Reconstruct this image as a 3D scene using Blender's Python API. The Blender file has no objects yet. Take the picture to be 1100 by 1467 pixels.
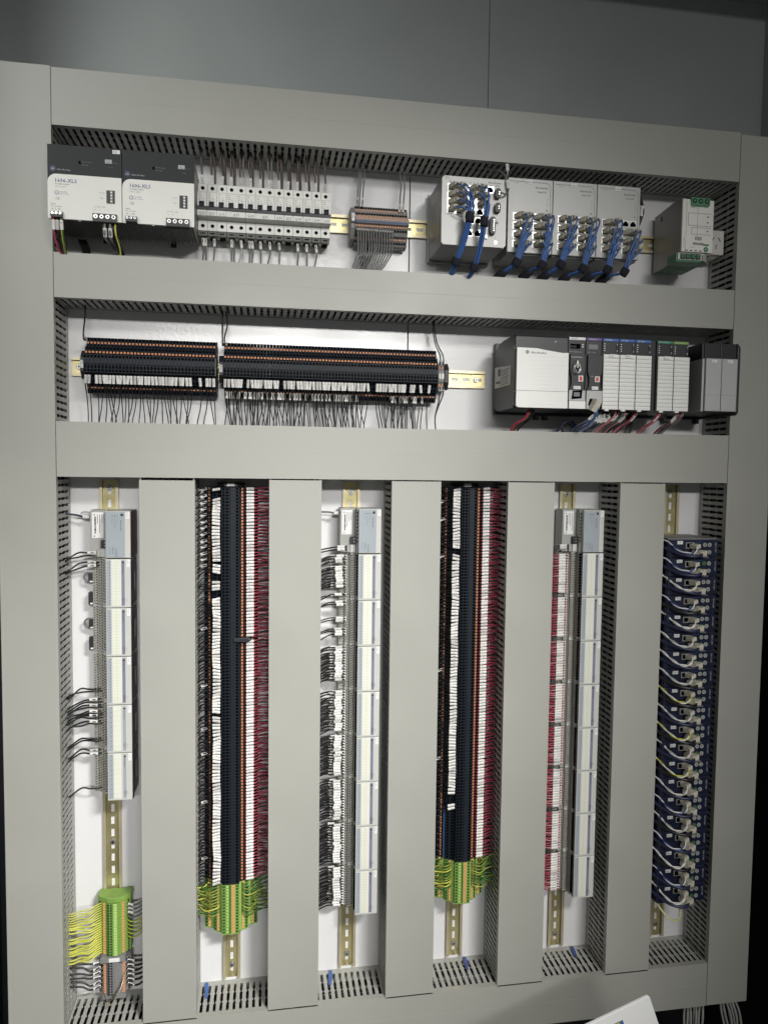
import bpy, math, random
from mathutils import Vector, Matrix
rnd = random.Random(7)
R = rnd.uniform
S = 0.001                                   # everything below is in millimetres
scn = bpy.context.scene
COL = scn.collection

# ------------------------------------------------------------------ camera
cam = bpy.data.cameras.new('camera')
cam.sensor_fit = 'VERTICAL'; cam.sensor_height = 36.0
cam.lens = 36.0 * 1034.5 / 1467.0
cam.clip_start = 0.01; cam.clip_end = 100
camo = bpy.data.objects.new('camera', cam); COL.objects.link(camo)
camo.location = (-201.04 * S, -1451.6 * S, 93.14 * S)
camo.rotation_euler = (1.5114, -0.0123, -0.1608)
scn.camera = camo

# ------------------------------------------------------------------ world and lamps
w = bpy.data.worlds.new('World'); scn.world = w; w.use_nodes = True
bg = w.node_tree.nodes['Background']
bg.inputs[0].default_value = (0.97, 0.99, 0.97, 1); bg.inputs[1].default_value = 0.10

def area(name, loc, target, sx, sy, power, col=(1, 1, 1), spread=180):
    l = bpy.data.lights.new(name, 'AREA'); l.shape = 'RECTANGLE'
    l.size = sx; l.size_y = sy; l.energy = power; l.color = col; l.spread = math.radians(spread)
    o = bpy.data.objects.new(name, l); COL.objects.link(o)
    o.location = loc
    o.rotation_euler = (Vector(target) - Vector(loc)).to_track_quat('-Z', 'Y').to_euler()
    return o
area('ceiling_lamp_near', (0.80, -2.3, 1.25), (-0.45, 0, -1.10), 0.6, 0.25, 5.3, (1.0, 0.985, 0.95), 41)
area('fill_light_upper', (0.80, -2.3, 1.25), (-0.15, 0, 0.05), 0.5, 0.25, 1.15, (1.0, 0.985, 0.95), 34)  # added second beam from the same spot, brightens the middle rows
area('fill_light_left', (-1.7, -2.4, 1.3), (-0.75, 0, 0.90), 1.0, 0.3, 1.3, (0.97, 1.0, 0.97), 32)  # added fill light, lifts the upper left and the back wall
area('ceiling_lamp_room', (-0.05, -5.6, 1.5), (-0.3, 0, 0.0), 2.6, 0.16, 12.0, (1.0, 0.99, 0.965), 120)
area('ceiling_lamp_far', (-0.05, -5.0, 1.24), (-0.5, 0, -0.2), 2.6, 0.16, 4.8, (1.0, 0.99, 0.96), 29)
scn.view_settings.view_transform = 'Standard'
scn.view_settings.look = 'None'
scn.view_settings.exposure = 0.10
scn.view_settings.gamma = 1.0

# ------------------------------------------------------------------ materials
MATS = {}
def mat(key, col, rough=0.5, metal=0.0, var=0.06, vscale=30, bump=0.0, bscale=300, trans=0.0, coat=0.0, rvar=0.0, spec=0.5):
    m = bpy.data.materials.new(key); m.use_nodes = True
    nt = m.node_tree; b = nt.nodes['Principled BSDF']
    b.inputs['Base Color'].default_value = (*col, 1)
    b.inputs['Roughness'].default_value = rough
    b.inputs['Metallic'].default_value = metal
    b.inputs['Coat Weight'].default_value = coat
    b.inputs['Specular IOR Level'].default_value = spec
    if trans: b.inputs['Transmission Weight'].default_value = trans
    tc = nt.nodes.new('ShaderNodeTexCoord')
    if var or rvar:
        n = nt.nodes.new('ShaderNodeTexNoise'); n.inputs['Scale'].default_value = vscale
        n.inputs['Detail'].default_value = 5
        nt.links.new(tc.outputs['Object'], n.inputs['Vector'])
        if var:
            r = nt.nodes.new('ShaderNodeMapRange')
            r.inputs['From Min'].default_value = 0.3; r.inputs['From Max'].default_value = 0.7
            r.inputs['To Min'].default_value = 1 - var; r.inputs['To Max'].default_value = 1 + var
            nt.links.new(n.outputs['Fac'], r.inputs['Value'])
            mx = nt.nodes.new('ShaderNodeMix'); mx.data_type = 'RGBA'; mx.blend_type = 'MULTIPLY'
            mx.inputs[0].default_value = 1.0
            mx.inputs[6].default_value = (*col, 1)
            nt.links.new(r.outputs['Result'], mx.inputs[7])
            nt.links.new(mx.outputs[2], b.inputs['Base Color'])
        if rvar:
            r2 = nt.nodes.new('ShaderNodeMapRange')
            r2.inputs['From Min'].default_value = 0.3; r2.inputs['From Max'].default_value = 0.7
            r2.inputs['To Min'].default_value = max(0.02, rough - rvar); r2.inputs['To Max'].default_value = rough + rvar
            nt.links.new(n.outputs['Fac'], r2.inputs['Value'])
            nt.links.new(r2.outputs['Result'], b.inputs['Roughness'])
    if bump:
        n2 = nt.nodes.new('ShaderNodeTexNoise'); n2.inputs['Scale'].default_value = bscale
        n2.inputs['Detail'].default_value = 3
        bp = nt.nodes.new('ShaderNodeBump'); bp.inputs['Strength'].default_value = bump
        bp.inputs['Distance'].default_value = 0.002
        nt.links.new(tc.outputs['Object'], n2.inputs['Vector'])
        nt.links.new(n2.outputs['Fac'], bp.inputs['Height'])
        nt.links.new(bp.outputs['Normal'], b.inputs['Normal'])
    MATS[key] = m
    return m
mat('duct_pvc', (0.385, 0.383, 0.348), 0.42, var=0.03, vscale=6, bump=0.03, bscale=60, rvar=0.05)
mat('duct_wall_pvc', (0.42, 0.42, 0.39), 0.5, var=0.04, vscale=12, bump=0.03, bscale=90)
mat('plate_white', (0.76, 0.755, 0.76), 0.22, var=0.02, vscale=5, bump=0.10, bscale=140, rvar=0.04)
mat('cabinet_paint', (0.37, 0.395, 0.39), 0.38, var=0.06, vscale=3, bump=0.06, bscale=200, rvar=0.05)
mat('cabinet_shade', (0.012, 0.013, 0.016), 0.6, var=0.1, vscale=3)  # near-black tone stands in for the deep shade around the plate
mat('zinc_yellow', (0.62, 0.55, 0.29), 0.30, 0.75, var=0.16, vscale=14, rvar=0.08)
mat('zinc_edge', (0.60, 0.53, 0.36), 0.35, 0.5, var=0.10, vscale=20)
mat('steel', (0.62, 0.62, 0.60), 0.28, 0.9, var=0.08, vscale=50)
mat('steel_dull', (0.34, 0.34, 0.325), 0.42, 0.55, var=0.06, vscale=20)
mat('black_plastic', (0.018, 0.019, 0.022), 0.45, var=0.15, vscale=60)
mat('black_hole', (0.003, 0.003, 0.004), 0.9, var=0, spec=0.0)
mat('black_block', (0.013, 0.018, 0.025), 0.5, var=0.3, vscale=90, spec=0.25)
mat('navy_plastic', (0.006, 0.010, 0.030), 0.42, var=0.15, vscale=40)
mat('navy_edge', (0.030, 0.037, 0.095), 0.45, var=0.1)
mat('orange', (0.55, 0.21, 0.08), 0.5, var=0.10, vscale=90)
mat('orange_pale', (0.60, 0.30, 0.17), 0.5, var=0.10, vscale=90)
mat('label_white', (0.80, 0.80, 0.78), 0.55, var=0.03, vscale=100)
mat('sleeve_white', (0.74, 0.73, 0.70), 0.5, var=0.08, vscale=60)
mat('print_black', (0.03, 0.03, 0.035), 0.6, var=0)
mat('print_grey', (0.20, 0.20, 0.22), 0.6, var=0)
mat('print_light', (0.45, 0.46, 0.48), 0.6, var=0)
mat('print_navy', (0.05, 0.05, 0.22), 0.6, var=0)
mat('psu_dark', (0.016, 0.019, 0.021), 0.5, var=0.06, spec=0.3)
mat('psu_light', (0.80, 0.79, 0.74), 0.4, var=0.02, vscale=20)
mat('psu_metal', (0.28, 0.28, 0.27), 0.45, 0.3, var=0.1)
mat('breaker_grey', (0.72, 0.72, 0.68), 0.42, var=0.03, vscale=40)
mat('breaker_print', (0.40, 0.41, 0.39), 0.5, var=0)
mat('breaker_clamp', (0.20, 0.20, 0.19), 0.5, var=0.05)
mat('tb_grey', (0.22, 0.22, 0.22), 0.5, var=0.08, vscale=60)
mat('tb_blue', (0.025, 0.065, 0.16), 0.5, var=0.05)
mat('tb_green', (0.20, 0.34, 0.07), 0.45, var=0.12, vscale=60)
mat('tb_green_dark', (0.012, 0.06, 0.015), 0.5, var=0.12, vscale=60)
mat('tb_amber', (0.60, 0.36, 0.13), 0.5, var=0.12, vscale=90)
mat('tb_lime', (0.42, 0.62, 0.20), 0.5, var=0.1, vscale=90)
mat('sleeve_shaded', (0.55, 0.54, 0.52), 0.5, var=0.1, vscale=60)  # white sleeve lying in shade, the shade put into its colour
mat('wire_olive', (0.20, 0.25, 0.04), 0.42, var=0.15, vscale=40)
mat('tb_yellow', (0.55, 0.55, 0.05), 0.45, var=0.05)
mat('switch_metal', (0.46, 0.46, 0.45), 0.45, 0.2, var=0.04, vscale=10)
mat('switch_side', (0.29, 0.29, 0.285), 0.42, 0.3, var=0.05, vscale=10)
mat('port_metal', (0.70, 0.70, 0.66), 0.3, 0.8, var=0.04)
mat('plug_clear', (0.74, 0.70, 0.58), 0.22, var=0.2, vscale=120, trans=0.25)
mat('cable_blue', (0.05, 0.13, 0.36), 0.4, var=0.12, vscale=50)
mat('cable_navy', (0.018, 0.022, 0.060), 0.42, var=0.12, vscale=50)
mat('velcro', (0.012, 0.013, 0.022), 0.9, var=0.2, vscale=200)
mat('wire_grey', (0.16, 0.16, 0.155), 0.45, var=0.1, vscale=40)
mat('wire_lightgrey', (0.42, 0.42, 0.40), 0.45, var=0.1, vscale=40)
mat('wire_brown', (0.10, 0.075, 0.065), 0.45, var=0.15, vscale=40)
mat('wire_black', (0.014, 0.014, 0.015), 0.38, var=0.1, vscale=40)
mat('wire_red', (0.42, 0.06, 0.10), 0.42, var=0.12, vscale=40)
mat('wire_red_shaded', (0.085, 0.03, 0.035), 0.5, var=0.12, vscale=40)  # wire red darkened to paint the shadow among the rear wires
mat('wire_pink', (0.62, 0.22, 0.25), 0.42, var=0.12, vscale=40)
mat('wire_green', (0.05, 0.15, 0.03), 0.42, var=0.1, vscale=40)
mat('wire_yellow', (0.55, 0.56, 0.09), 0.4, var=0.08, vscale=40)
mat('wire_white', (0.72, 0.70, 0.66), 0.4, var=0.06, vscale=40)
mat('wire_blue', (0.03, 0.06, 0.24), 0.4, var=0.1, vscale=40)
mat('plc_black', (0.026, 0.027, 0.030), 0.40, var=0.08, vscale=20)
mat('plc_white', (0.82, 0.82, 0.79), 0.4, var=0.02, vscale=20)
mat('plc_grey', (0.46, 0.46, 0.455), 0.42, var=0.03, vscale=20)
mat('strip_white', (0.75, 0.75, 0.74), 0.4, var=0)
mat('strip_purple', (0.12, 0.06, 0.26), 0.4, var=0)
mat('strip_blue', (0.04, 0.14, 0.42), 0.4, var=0)
mat('strip_green', (0.03, 0.22, 0.14), 0.4, var=0)
mat('strip_olive', (0.20, 0.34, 0.08), 0.4, var=0)
mat('usb_red', (0.60, 0.03, 0.03), 0.4, var=0)
mat('flex_blue', (0.34, 0.38, 0.41), 0.42, var=0.02, vscale=20)
mat('flex_grey', (0.56, 0.56, 0.53), 0.42, var=0.02, vscale=20)
mat('flex_base', (0.34, 0.345, 0.325), 0.5, var=0.04, vscale=40)
mat('flex_term', (0.40, 0.39, 0.34), 0.5, var=0.08, vscale=90)
mat('flex_card', (0.72, 0.73, 0.64), 0.5, var=0.02)
mat('flex_cell', (0.60, 0.60, 0.50), 0.5, var=0)
mat('flex_violet', (0.20, 0.21, 0.29), 0.5, var=0.04)
mat('dark_red', (0.07, 0.022, 0.020), 0.5, var=0.1)
mat('surge_metal', (0.29, 0.285, 0.27), 0.40, 0.45, var=0.06, vscale=10)
mat('surge_green', (0.09, 0.24, 0.13), 0.45, var=0.06)
mat('socket_white', (0.66, 0.64, 0.61), 0.45, var=0.02)
mat('knob_grey', (0.34, 0.35, 0.33), 0.45, var=0.1, vscale=100)
mat('knob_green', (0.06, 0.16, 0.07), 0.45, var=0.1)
mat('paper_white', (0.82, 0.82, 0.82), 0.35, var=0.01, vscale=10)

# ------------------------------------------------------------------ text outlines
_tc = {}
def text_geo(s):
    if s not in _tc:
        c = bpy.data.curves.new('t', 'FONT'); c.body = s; c.size = 1.0; c.resolution_u = 1
        o = bpy.data.objects.new('t', c); COL.objects.link(o)
        dg = bpy.context.evaluated_depsgraph_get(); dg.update()
        me = o.evaluated_get(dg).to_mesh()
        v = [(a.co.x, a.co.y) for a in me.vertices]; f = [tuple(p.vertices) for p in me.polygons]
        wdt = max([a[0] for a in v], default=0)
        o.evaluated_get(dg).to_mesh_clear()
        bpy.data.objects.remove(o); bpy.data.curves.remove(c)
        _tc[s] = (v, f, wdt)
    return _tc[s]

# ------------------------------------------------------------------ mesh builder
class M:
    def __init__(self):
        self.v = []; self.f = []; self.m = []; self.s = []
    def face(self, idx, m, smooth=False):
        self.f.append(tuple(idx)); self.m.append(m); self.s.append(smooth)
    def box(self, x0, x1, y0, y1, z0, z1, m, mf=None):
        b = len(self.v)
        if x1 < x0: x0, x1 = x1, x0
        if y1 < y0: y0, y1 = y1, y0
        if z1 < z0: z0, z1 = z1, z0
        self.v += [(x0,y0,z0),(x1,y0,z0),(x1,y1,z0),(x0,y1,z0),(x0,y0,z1),(x1,y0,z1),(x1,y1,z1),(x0,y1,z1)]
        for q in ((0,3,2,1),(4,5,6,7),(1,2,6,5),(2,3,7,6),(3,0,4,7)): self.face([b+i for i in q], m)
        self.face([b+i for i in (0,1,5,4)], mf or m)      # the front face
    def poly(self, pts, axis, a0, a1, m, mcap=None, smooth=False):
        """extrude a 2-D polygon. axis x: pts=(y,z); axis y: pts=(x,z); axis z: pts=(x,y)"""
        b = len(self.v); n = len(pts)
        def P(p, a):
            if axis == 'x': return (a, p[0], p[1])
            if axis == 'y': return (p[0], a, p[1])
            return (p[0], p[1], a)
        self.v += [P(p, a0) for p in pts] + [P(p, a1) for p in pts]
        ar = sum(pts[i][0]*pts[(i+1)%n][1]-pts[(i+1)%n][0]*pts[i][1] for i in range(n))
        flip = (ar > 0) ^ (a1 > a0) ^ (axis == 'y')
        for i in range(n):
            j = (i+1) % n; q = [b+i, b+j, b+n+j, b+n+i]
            self.face(q[::-1] if flip else q, m, smooth)
        c0 = [b+i for i in range(n)]; c1 = [b+n+i for i in range(n)]
        self.face(c0 if flip else c0[::-1], mcap or m); self.face(c1[::-1] if flip else c1, mcap or m)
    def cyl(self, c, r, axis, L, m, n=12, mcap=None, r2=None, smooth=True):
        r2 = r if r2 is None else r2
        b = len(self.v)
        for k, (rr, t) in enumerate(((r, 0), (r2, L))):
            for i in range(n):
                a = 2*math.pi*i/n; p = rr*math.cos(a); q = rr*math.sin(a)
                if axis == 'x': self.v.append((c[0]+t, c[1]+p, c[2]+q))
                elif axis == 'y': self.v.append((c[0]+p, c[1]+t, c[2]+q))
                else: self.v.append((c[0]+p, c[1]+q, c[2]+t))
        fl = (axis == 'y') ^ (L < 0)
        for i in range(n):
            j = (i+1) % n; q = [b+i, b+j, b+n+j, b+n+i]
            self.face(q[::-1] if fl else q, m, smooth)
        c0 = [b+i for i in range(n)]; c1 = [b+n+i for i in range(n)]
        self.face(c0 if fl else c0[::-1], mcap or m); self.face(c1[::-1] if fl else c1, mcap or m)
    def tube(self, pts, r, m, n=6, stripe=None):
        pts = [Vector(p) for p in pts]
        b = len(self.v); up = Vector((0.13, 0.31, 0.94)).normalized(); L = len(pts)
        for i, p in enumerate(pts):
            d = (pts[min(i+1, L-1)] - pts[max(i-1, 0)]).normalized()
            a = (up - d*up.dot(d))
            if a.length < 1e-3: a = Vector((1, 0, 0)) - d*d.x
            a.normalize(); up = a; c = d.cross(a)
            for k in range(n):
                t = 2*math.pi*k/n; self.v.append(tuple(p + a*(r*math.cos(t)) + c*(r*math.sin(t))))
        for i in range(L-1):
            for k in range(n):
                kk = (k+1) % n
                self.face([b+i*n+k, b+i*n+kk, b+(i+1)*n+kk, b+(i+1)*n+k], stripe if (stripe and k % 3 == 0) else m, True)
        self.face([b+k for k in range(n)][::-1], m); self.face([b+(L-1)*n+k for k in range(n)], m)
    def text(self, s, x, y, z, size, m, down=False, centre=False):
        v, f, wd = text_geo(s); b = len(self.v)
        ox = -wd*size/2 if centre else 0
        for a, c in v:
            if down: self.v.append((x + c*size, y, z - a*size - ox))
            else: self.v.append((x + a*size + ox, y, z + c*size))
        for q in f: self.face([b+i for i in q], m)
    def screw(self, x, y, z, r, m='steel', d=1.5, hole=True):
        if hole: self.cyl((x, y, z), r*1.35, 'y', -0.3, 'black_hole', 12)
        self.cyl((x, y-0.3, z), r, 'y', -d, m, 12)
        a = r*0.72; t = r*0.16
        self.box(x-a, x+a, y-0.3-d-0.15, y-0.3-d, z-t, z+t, 'black_hole')
        self.box(x-t, x+t, y-0.3-d-0.2, y-0.3-d-0.01, z-a, z+a, 'black_hole')
    def build(self, name, parent=None, loc=None, rot=None, bevel=0, segs=2):
        me = bpy.data.meshes.new(name)
        me.from_pydata([(a*S, b_*S, c*S) for a, b_, c in self.v], [], self.f)
        keys = []
        for k in self.m:
            if k not in keys: keys.append(k)
        for k in keys: me.materials.append(MATS[k])
        ix = {k: i for i, k in enumerate(keys)}
        me.polygons.foreach_set('material_index', [ix[k] for k in self.m])
        me.polygons.foreach_set('use_smooth', self.s)
        me.update()
        o = bpy.data.objects.new(name, me); COL.objects.link(o)
        if parent is not None: o.parent = parent
        if loc: o.location = [c*S for c in loc]
        if rot: o.rotation_euler = rot
        if bevel:
            md = o.modifiers.new('bevel', 'BEVEL'); md.width = bevel*S; md.segments = segs
            md.limit_method = 'ANGLE'; md.angle_limit = math.radians(50)
        return o

def tag(o, label, cat, group=None):
    o['label'] = label; o['category'] = cat
    if group: o['group'] = group
    return o
def thing(name, label, cat, loc, group=None, rot=None):
    o = bpy.data.objects.new(name, None); COL.objects.link(o)
    o.location = [c*S for c in loc]
    if rot: o.rotation_euler = rot
    return tag(o, label, cat, group)
def structure(o):
    o['kind'] = 'structure'; return o
def inst(me_obj, parent, loc=(0, 0, 0)):
    o = me_obj.copy(); COL.objects.link(o); o.parent = parent; o.location = [c*S for c in loc]; return o

def smooth_path(pts, k=5):
    P = [Vector(p) for p in pts]
    if len(P) < 3: return P
    P = [P[0]*2 - P[1]] + P + [P[-1]*2 - P[-2]]
    out = []
    for i in range(1, len(P)-2):
        a, b, c, d = P[i-1:i+3]
        for j in range(k):
            t = j/k
            out.append(0.5*((2*b) + (c-a)*t + (2*a-5*b+4*c-d)*t*t + (3*b-a-3*c+d)*t**3))
    out.append(P[-2]); return out

def sleeve_mesh(mb, A, B, r=2.1, mk='sleeve_white', marks=3, wide=1.25):
    """flat printed tube slipped on a wire from A to B"""
    if rnd.random() < 0.22: mk = 'sleeve_shaded'
    A = Vector(A); B = Vector(B); d = (B-A); L = d.length; d.normalize()
    nrm = Vector((0, -1, 0)); nrm = (nrm - d*nrm.dot(d)).normalized(); sd = d.cross(nrm)
    b = len(mb.v); n = 8
    for p in (A, B):
        for k in range(n):
            t = 2*math.pi*(k+0.5)/n
            mb.v.append(tuple(p + nrm*(r*math.cos(t)) + sd*(r*wide*math.sin(t))))
    for k in range(n):
        kk = (k+1) % n; mb.face([b+k, b+n+k, b+n+kk, b+kk], mk)
    mb.face([b+k for k in range(n)], mk); mb.face([b+n+k for k in range(n)][::-1], mk)
    off = nrm*(r*0.924+0.12)
    for i in range(rnd.choice((1, 2, 3))):
        t0 = L*(0.22+0.20*i + 0.03*rnd.random()); t1 = t0 + L*R(0.05, 0.11); hw = r*R(0.2, 0.42)
        q = [A+d*t0+off-sd*hw, A+d*t1+off-sd*hw, A+d*t1+off+sd*hw, A+d*t0+off+sd*hw]
        b = len(mb.v); mb.v += [tuple(p) for p in q]; mb.face([b, b+1, b+2, b+3], 'print_grey')

def point_at(path, s):
    acc = 0
    for i in range(len(path)-1):
        l = (path[i+1]-path[i]).length
        if acc + l >= s: return path[i] + (path[i+1]-path[i])*((s-acc)/l)
        acc += l
    return path[-1]

STUFF = {}
def wire(label, cat, group, pts, r=1.1, m='wire_black', sleeve=None, name='wire', stripe=None, k=5, n=6, sr=2.1, stuff=None):
    path = smooth_path(pts, k)
    if stuff:                                  # too many of one kind: joined as one object
        mb = STUFF.setdefault(stuff, M()); mb.tube(path, r, m, n, stripe)
        if sleeve: sleeve_mesh(mb, point_at(path, sleeve[0]), point_at(path, sleeve[0]+sleeve[1]), sr, wide=1.2)
        return mb
    org = path[0].copy()
    mb = M(); mb.tube([p-org for p in path], r, m, n, stripe)
    o = mb.build(name, loc=org); tag(o, label, cat, group)
    if sleeve:
        s0, L = sleeve
        a = point_at(path, s0)-org; b = point_at(path, s0+L)-org
        sm = M(); sleeve_mesh(sm, a, b, sr, wide=1.2); sm.build('marker_sleeve', o)
    return o
R = rnd.uniform
ORD = ['first','second','third','fourth','fifth','sixth','seventh','eighth','ninth','tenth','eleventh','twelfth','thirteenth',
       'fourteenth','fifteenth','sixteenth','seventeenth','eighteenth','nineteenth','twentieth']

# ------------------------------------------------------------------ cabinet (the setting)
YB = 150
m = M(); m.box(-800, 282.2, YB, YB+3, 700, 1190, 'cabinet_paint'); m.box(283.6, 955, YB+0.5, YB+3, 700, 1190, 'cabinet_paint')
m.box(282.2, 283.6, YB+2, YB+4, 700, 1190, 'black_hole')
structure(m.build('cabinet_back_wall', bevel=0.6))
m = M(); m.box(-800, 955, YB+120, YB+123, -1500, 698, 'cabinet_shade'); m.box(-800, 955, YB, YB+123, 698.5, 699.5, 'cabinet_shade')  # dark backing paints the shaded void behind the plate
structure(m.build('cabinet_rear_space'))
m = M(); m.box(-800, 955, -160, YB+6, 1191, 1194, 'cabinet_paint'); m.box(-800, 955, -163, -160, 1176, 1194, 'cabinet_paint')
structure(m.build('cabinet_roof'))
m = M(); m.box(956, 959, -560, YB+130, -1500, 690, 'cabinet_shade'); m.box(956, 959, -160, YB+6, 690.5, 1194, 'cabinet_paint'); structure(m.build('cabinet_side_wall'))
m = M(); m.box(-803, -800.5, -420, YB+130, -1500, 1194, 'cabinet_shade'); structure(m.build('cabinet_side_wall'))
m = M(); m.box(-800, 955, -420, YB+130, -1503, -1500.5, 'cabinet_shade'); structure(m.build('cabinet_floor'))

t = thing('mounting_plate', 'glossy white steel mounting plate in two halves behind all the ducts', 'mounting plate', (80, 0, 0))
m = M(); m.box(-735, -1.0, 0, 3, -1052, 760, 'plate_white'); m.build('plate_panel', t, bevel=0.5)
m = M(); m.box(1.0, 770, 0, 3, -1052, 760, 'plate_white'); m.build('plate_panel', t, bevel=0.5)

# ------------------------------------------------------------------ wiring ducts
D = 97.0
def slot_wall(L, n0, t=1.6, pitch=12.5, flip=1, d0=11, d1=84):
    """wall standing on the plate: length runs along x, depth along -y, thickness along z from n0"""
    mb = M(); k = int(L//pitch); off = (L-k*pitch)/2
    st = [(d0, 2.8), (d0+20.5, 2.8), (d0+22, 1.25), (d0+24.5, 1.25), (d0+26, 2.8), (d0+46, 2.8), (d0+47.5, 1.25), (d0+50, 1.25), (d0+51.5, 2.8), (d1, 2.8)]
    z0, z1 = n0, n0+t
    mb.box(0, L, -d0, -1, z0, z1, 'duct_wall_pvc'); mb.box(0, L, -(D-2.3), -d1, z0, z1, 'duct_wall_pvc')
    cs = [off+pitch*(i+0.5) for i in range(k)]
    edges = [(None, cs[0])] + list(zip(cs[:-1], cs[1:])) + [(cs[-1], None)]
    for a, b in edges:
        base = len(mb.v)
        for d, h in st:
            xl = 0 if a is None else a+h; xr = L if b is None else b-h
            mb.v += [(xl, -d, z0), (xr, -d, z0), (xr, -d, z1), (xl, -d, z1)]
        for i in range(len(st)-1):
            p = base+i*4; q = p+4
            mb.face((p, p+1, q+1, q), 'duct_wall_pvc'); mb.face((p+3, q+3, q+2, p+2), 'duct_wall_pvc')
            mb.face((p+1, p+2, q+2, q+1), 'duct_wall_pvc'); mb.face((p, q, q+3, p+3), 'duct_wall_pvc')
    return mb
def duct(label, x0, x1, zb, zt, vertical=False, cover=None, walls=(1, 1)):
    """horizontal duct from x0..x1 with edges zb..zt, or vertical one (same box, slots run along z)"""
    if vertical:
        L = zt-zb; w_ = x1-x0; t = thing('wiring_duct', label, 'wiring duct', (x0, 0, zt), 'grey slotted wiring ducts', (0, math.radians(90), 0))
    else:
        L = x1-x0; w_ = zt-zb; t = thing('wiring_duct', label, 'wiring duct', (x0, 0, zb), 'grey slotted wiring ducts')
    m = M(); m.box(0, L, -1, -0.2, 0.5, w_-0.5, 'duct_wall_pvc'); m.build('duct_base', t)
    if walls[0]: slot_wall(L, 1.4).build('slotted_wall', t)
    if walls[1]: slot_wall(L, w_-3.0).build('slotted_wall', t)
    for n_ in (0, 1):
        if not walls[n_]:
            m = M(); z = 1.4 if n_ == 0 else w_-3; m.box(0, L, -(D-2.3), -1, z, z+1.6, 'duct_wall_pvc'); m.build('side_wall', t)
    c0, c1 = cover or (0.6, L-0.6)
    m = M()                                   # wires added inside to darken the slots and stop light leaking through
    for i in range(44):
        cz = R(9, w_-9); cy = -R(6, 84); pts = [(2+(L-4)*j/14, cy+R(-5, 5), min(w_-7, max(7, cz+R(-5, 5)))) for j in range(15)]
        m.tube(pts, R(2.2, 3.4), rnd.choice(['wire_black', 'wire_black', 'wire_black', 'wire_black', 'wire_grey', 'cable_navy']), 4)
    o = m.build('wire_fill', t); o['kind'] = 'stuff'
    m = M()
    e = 14
    m.poly([(-e, 0), (-D, 0), (-D, w_), (-e - (D-e-12), w_), (-e-(D-e-12), w_-1.3), (-D+1.8, w_-1.3), (-D+1.8, 1.3), (-D+12, 1.3), (-D+12, 0)][1:], 'x', c0, c1, 'duct_pvc')
    if not vertical: m.box(c0+90, c1-30, -D-0.22, -D, w_*0.5, w_*0.5+0.7, 'duct_wall_pvc')
    else:
        for z_ in (3.2, w_-3.8): m.box(c0+0.5, c1-0.5, -D-0.15, -D, z_, z_+0.6, 'duct_wall_pvc')
    m.build('duct_cover', t, bevel=0.7)
    return t
XA, XB = -567.5, 733.5
duct('topmost horizontal grey duct under the dark cabinet wall', XA, XB, 677.5, 773.5)
duct('horizontal grey duct between the switches and the black terminal row', XA, XB, 385.5, 463.0)
duct('horizontal grey duct just under the controller rack, above the vertical ducts', XA, XB, 72.7, 170.3)
duct('bottom horizontal grey duct with slots facing up under all the columns', XA, XB, -1050, -955)
duct('long outer vertical duct along the left edge of the panel', -663.4, XA-0.4, -1200, 776, True, walls=(0, 1))
duct('long outer vertical duct along the dim right edge of the panel', XB+0.6, 828.6, -1050, 770.5, True, walls=(1, 0))
VD = [(-427.3, -329.8, 'first inner vertical duct from the left, between input output modules and terminals'),
      (-195.8, -99.0, 'second inner vertical duct from the left, beside the red wired terminal column'),
      (34.5, 130.5, 'third inner vertical duct from the left, in the middle of the panel'),
      (264.9, 360.4, 'fourth inner vertical duct from the left, beside the red wires'),
      (499.3, 596.5, 'fifth inner vertical duct from the left, beside the dark blue modules')]
for i, (a, b, lb) in enumerate(VD):
    duct(lb, a, b, -954.5, 71.5, True, cover=(3.5 if i == 0 else 1.2, 1026+3))

# ------------------------------------------------------------------ DIN rails
def rail(label, x0, x1, z, vertical=False, screws=()):
    L = x1-x0
    if vertical: t = thing('mounting_rail', label, 'mounting rail', (z, 0, -x0), 'yellow zinc mounting rails', (0, math.radians(90), 0))
    else: t = thing('mounting_rail', label, 'mounting rail', (x0, 0, z), 'yellow zinc mounting rails')
    m = M(); e = 'zinc_edge'; y = 'zinc_yellow'
    for s in (1, -1):                       # top-hat: web, risers, flanges
        m.box(0, L, -7.5, -6.5, min(s*12, s*17.5), max(s*12, s*17.5), e)
        m.box(0, L, -6.5, -1.2, min(s*12, s*13.6), max(s*12, s*13.6), 'steel_dull')  # duller riser colour paints the shadow groove beside the flange
        m.box(0, L, -1.2, -0.2, min(s*3.1, s*13), max(s*3.1, s*13), y)
    p = 25.0; n = int(L//p); off = (L-n*p)/2
    xs = [0]+[off+p*(i+0.5) for i in range(n)]+[L]
    for i in range(len(xs)-1):              # bridges between the slots
        a = xs[i]+(7.5 if i else 0); b = xs[i+1]-(7.5 if i < len(xs)-2 else 0)
        m.poly([(a+1.2 if i else a, -3.1), (b-1.2, -3.1), (b, -1.6), (b, 1.6), (b-1.2, 3.1), (a+1.2 if i else a, 3.1), (a, 1.6), (a, -1.6)], 'y', -1.2, -0.2, y) if False else None
        bb = len(m.v)
        pts = [(a, -3.1), (b, -3.1), (b, 3.1), (a, 3.1)]
        for yy in (-1.2, -0.2):
            m.v += [(q[0], yy, q[1]) for q in pts]
        m.face((bb, bb+1, bb+2, bb+3), y); m.face((bb+7, bb+6, bb+5, bb+4), y)
        m.face((bb+1, bb+5, bb+6, bb+2), y); m.face((bb, bb+3, bb+7, bb+4), y)
    m.build('rail_profile', t)
    for s in screws:
        m = M(); m.cyl((0, -1.2, 0), 6.2, 'y', -1.0, 'steel_dull', 16); m.screw(0, -2.2, 0, 4.2, d=2.5, hole=False)
        m.build('rail_screw', t, loc=(s, 0, 0))
    return t
rail('horizontal rail in the top row behind breakers and switches', -562, 690, 572.7, screws=(622,))
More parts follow.
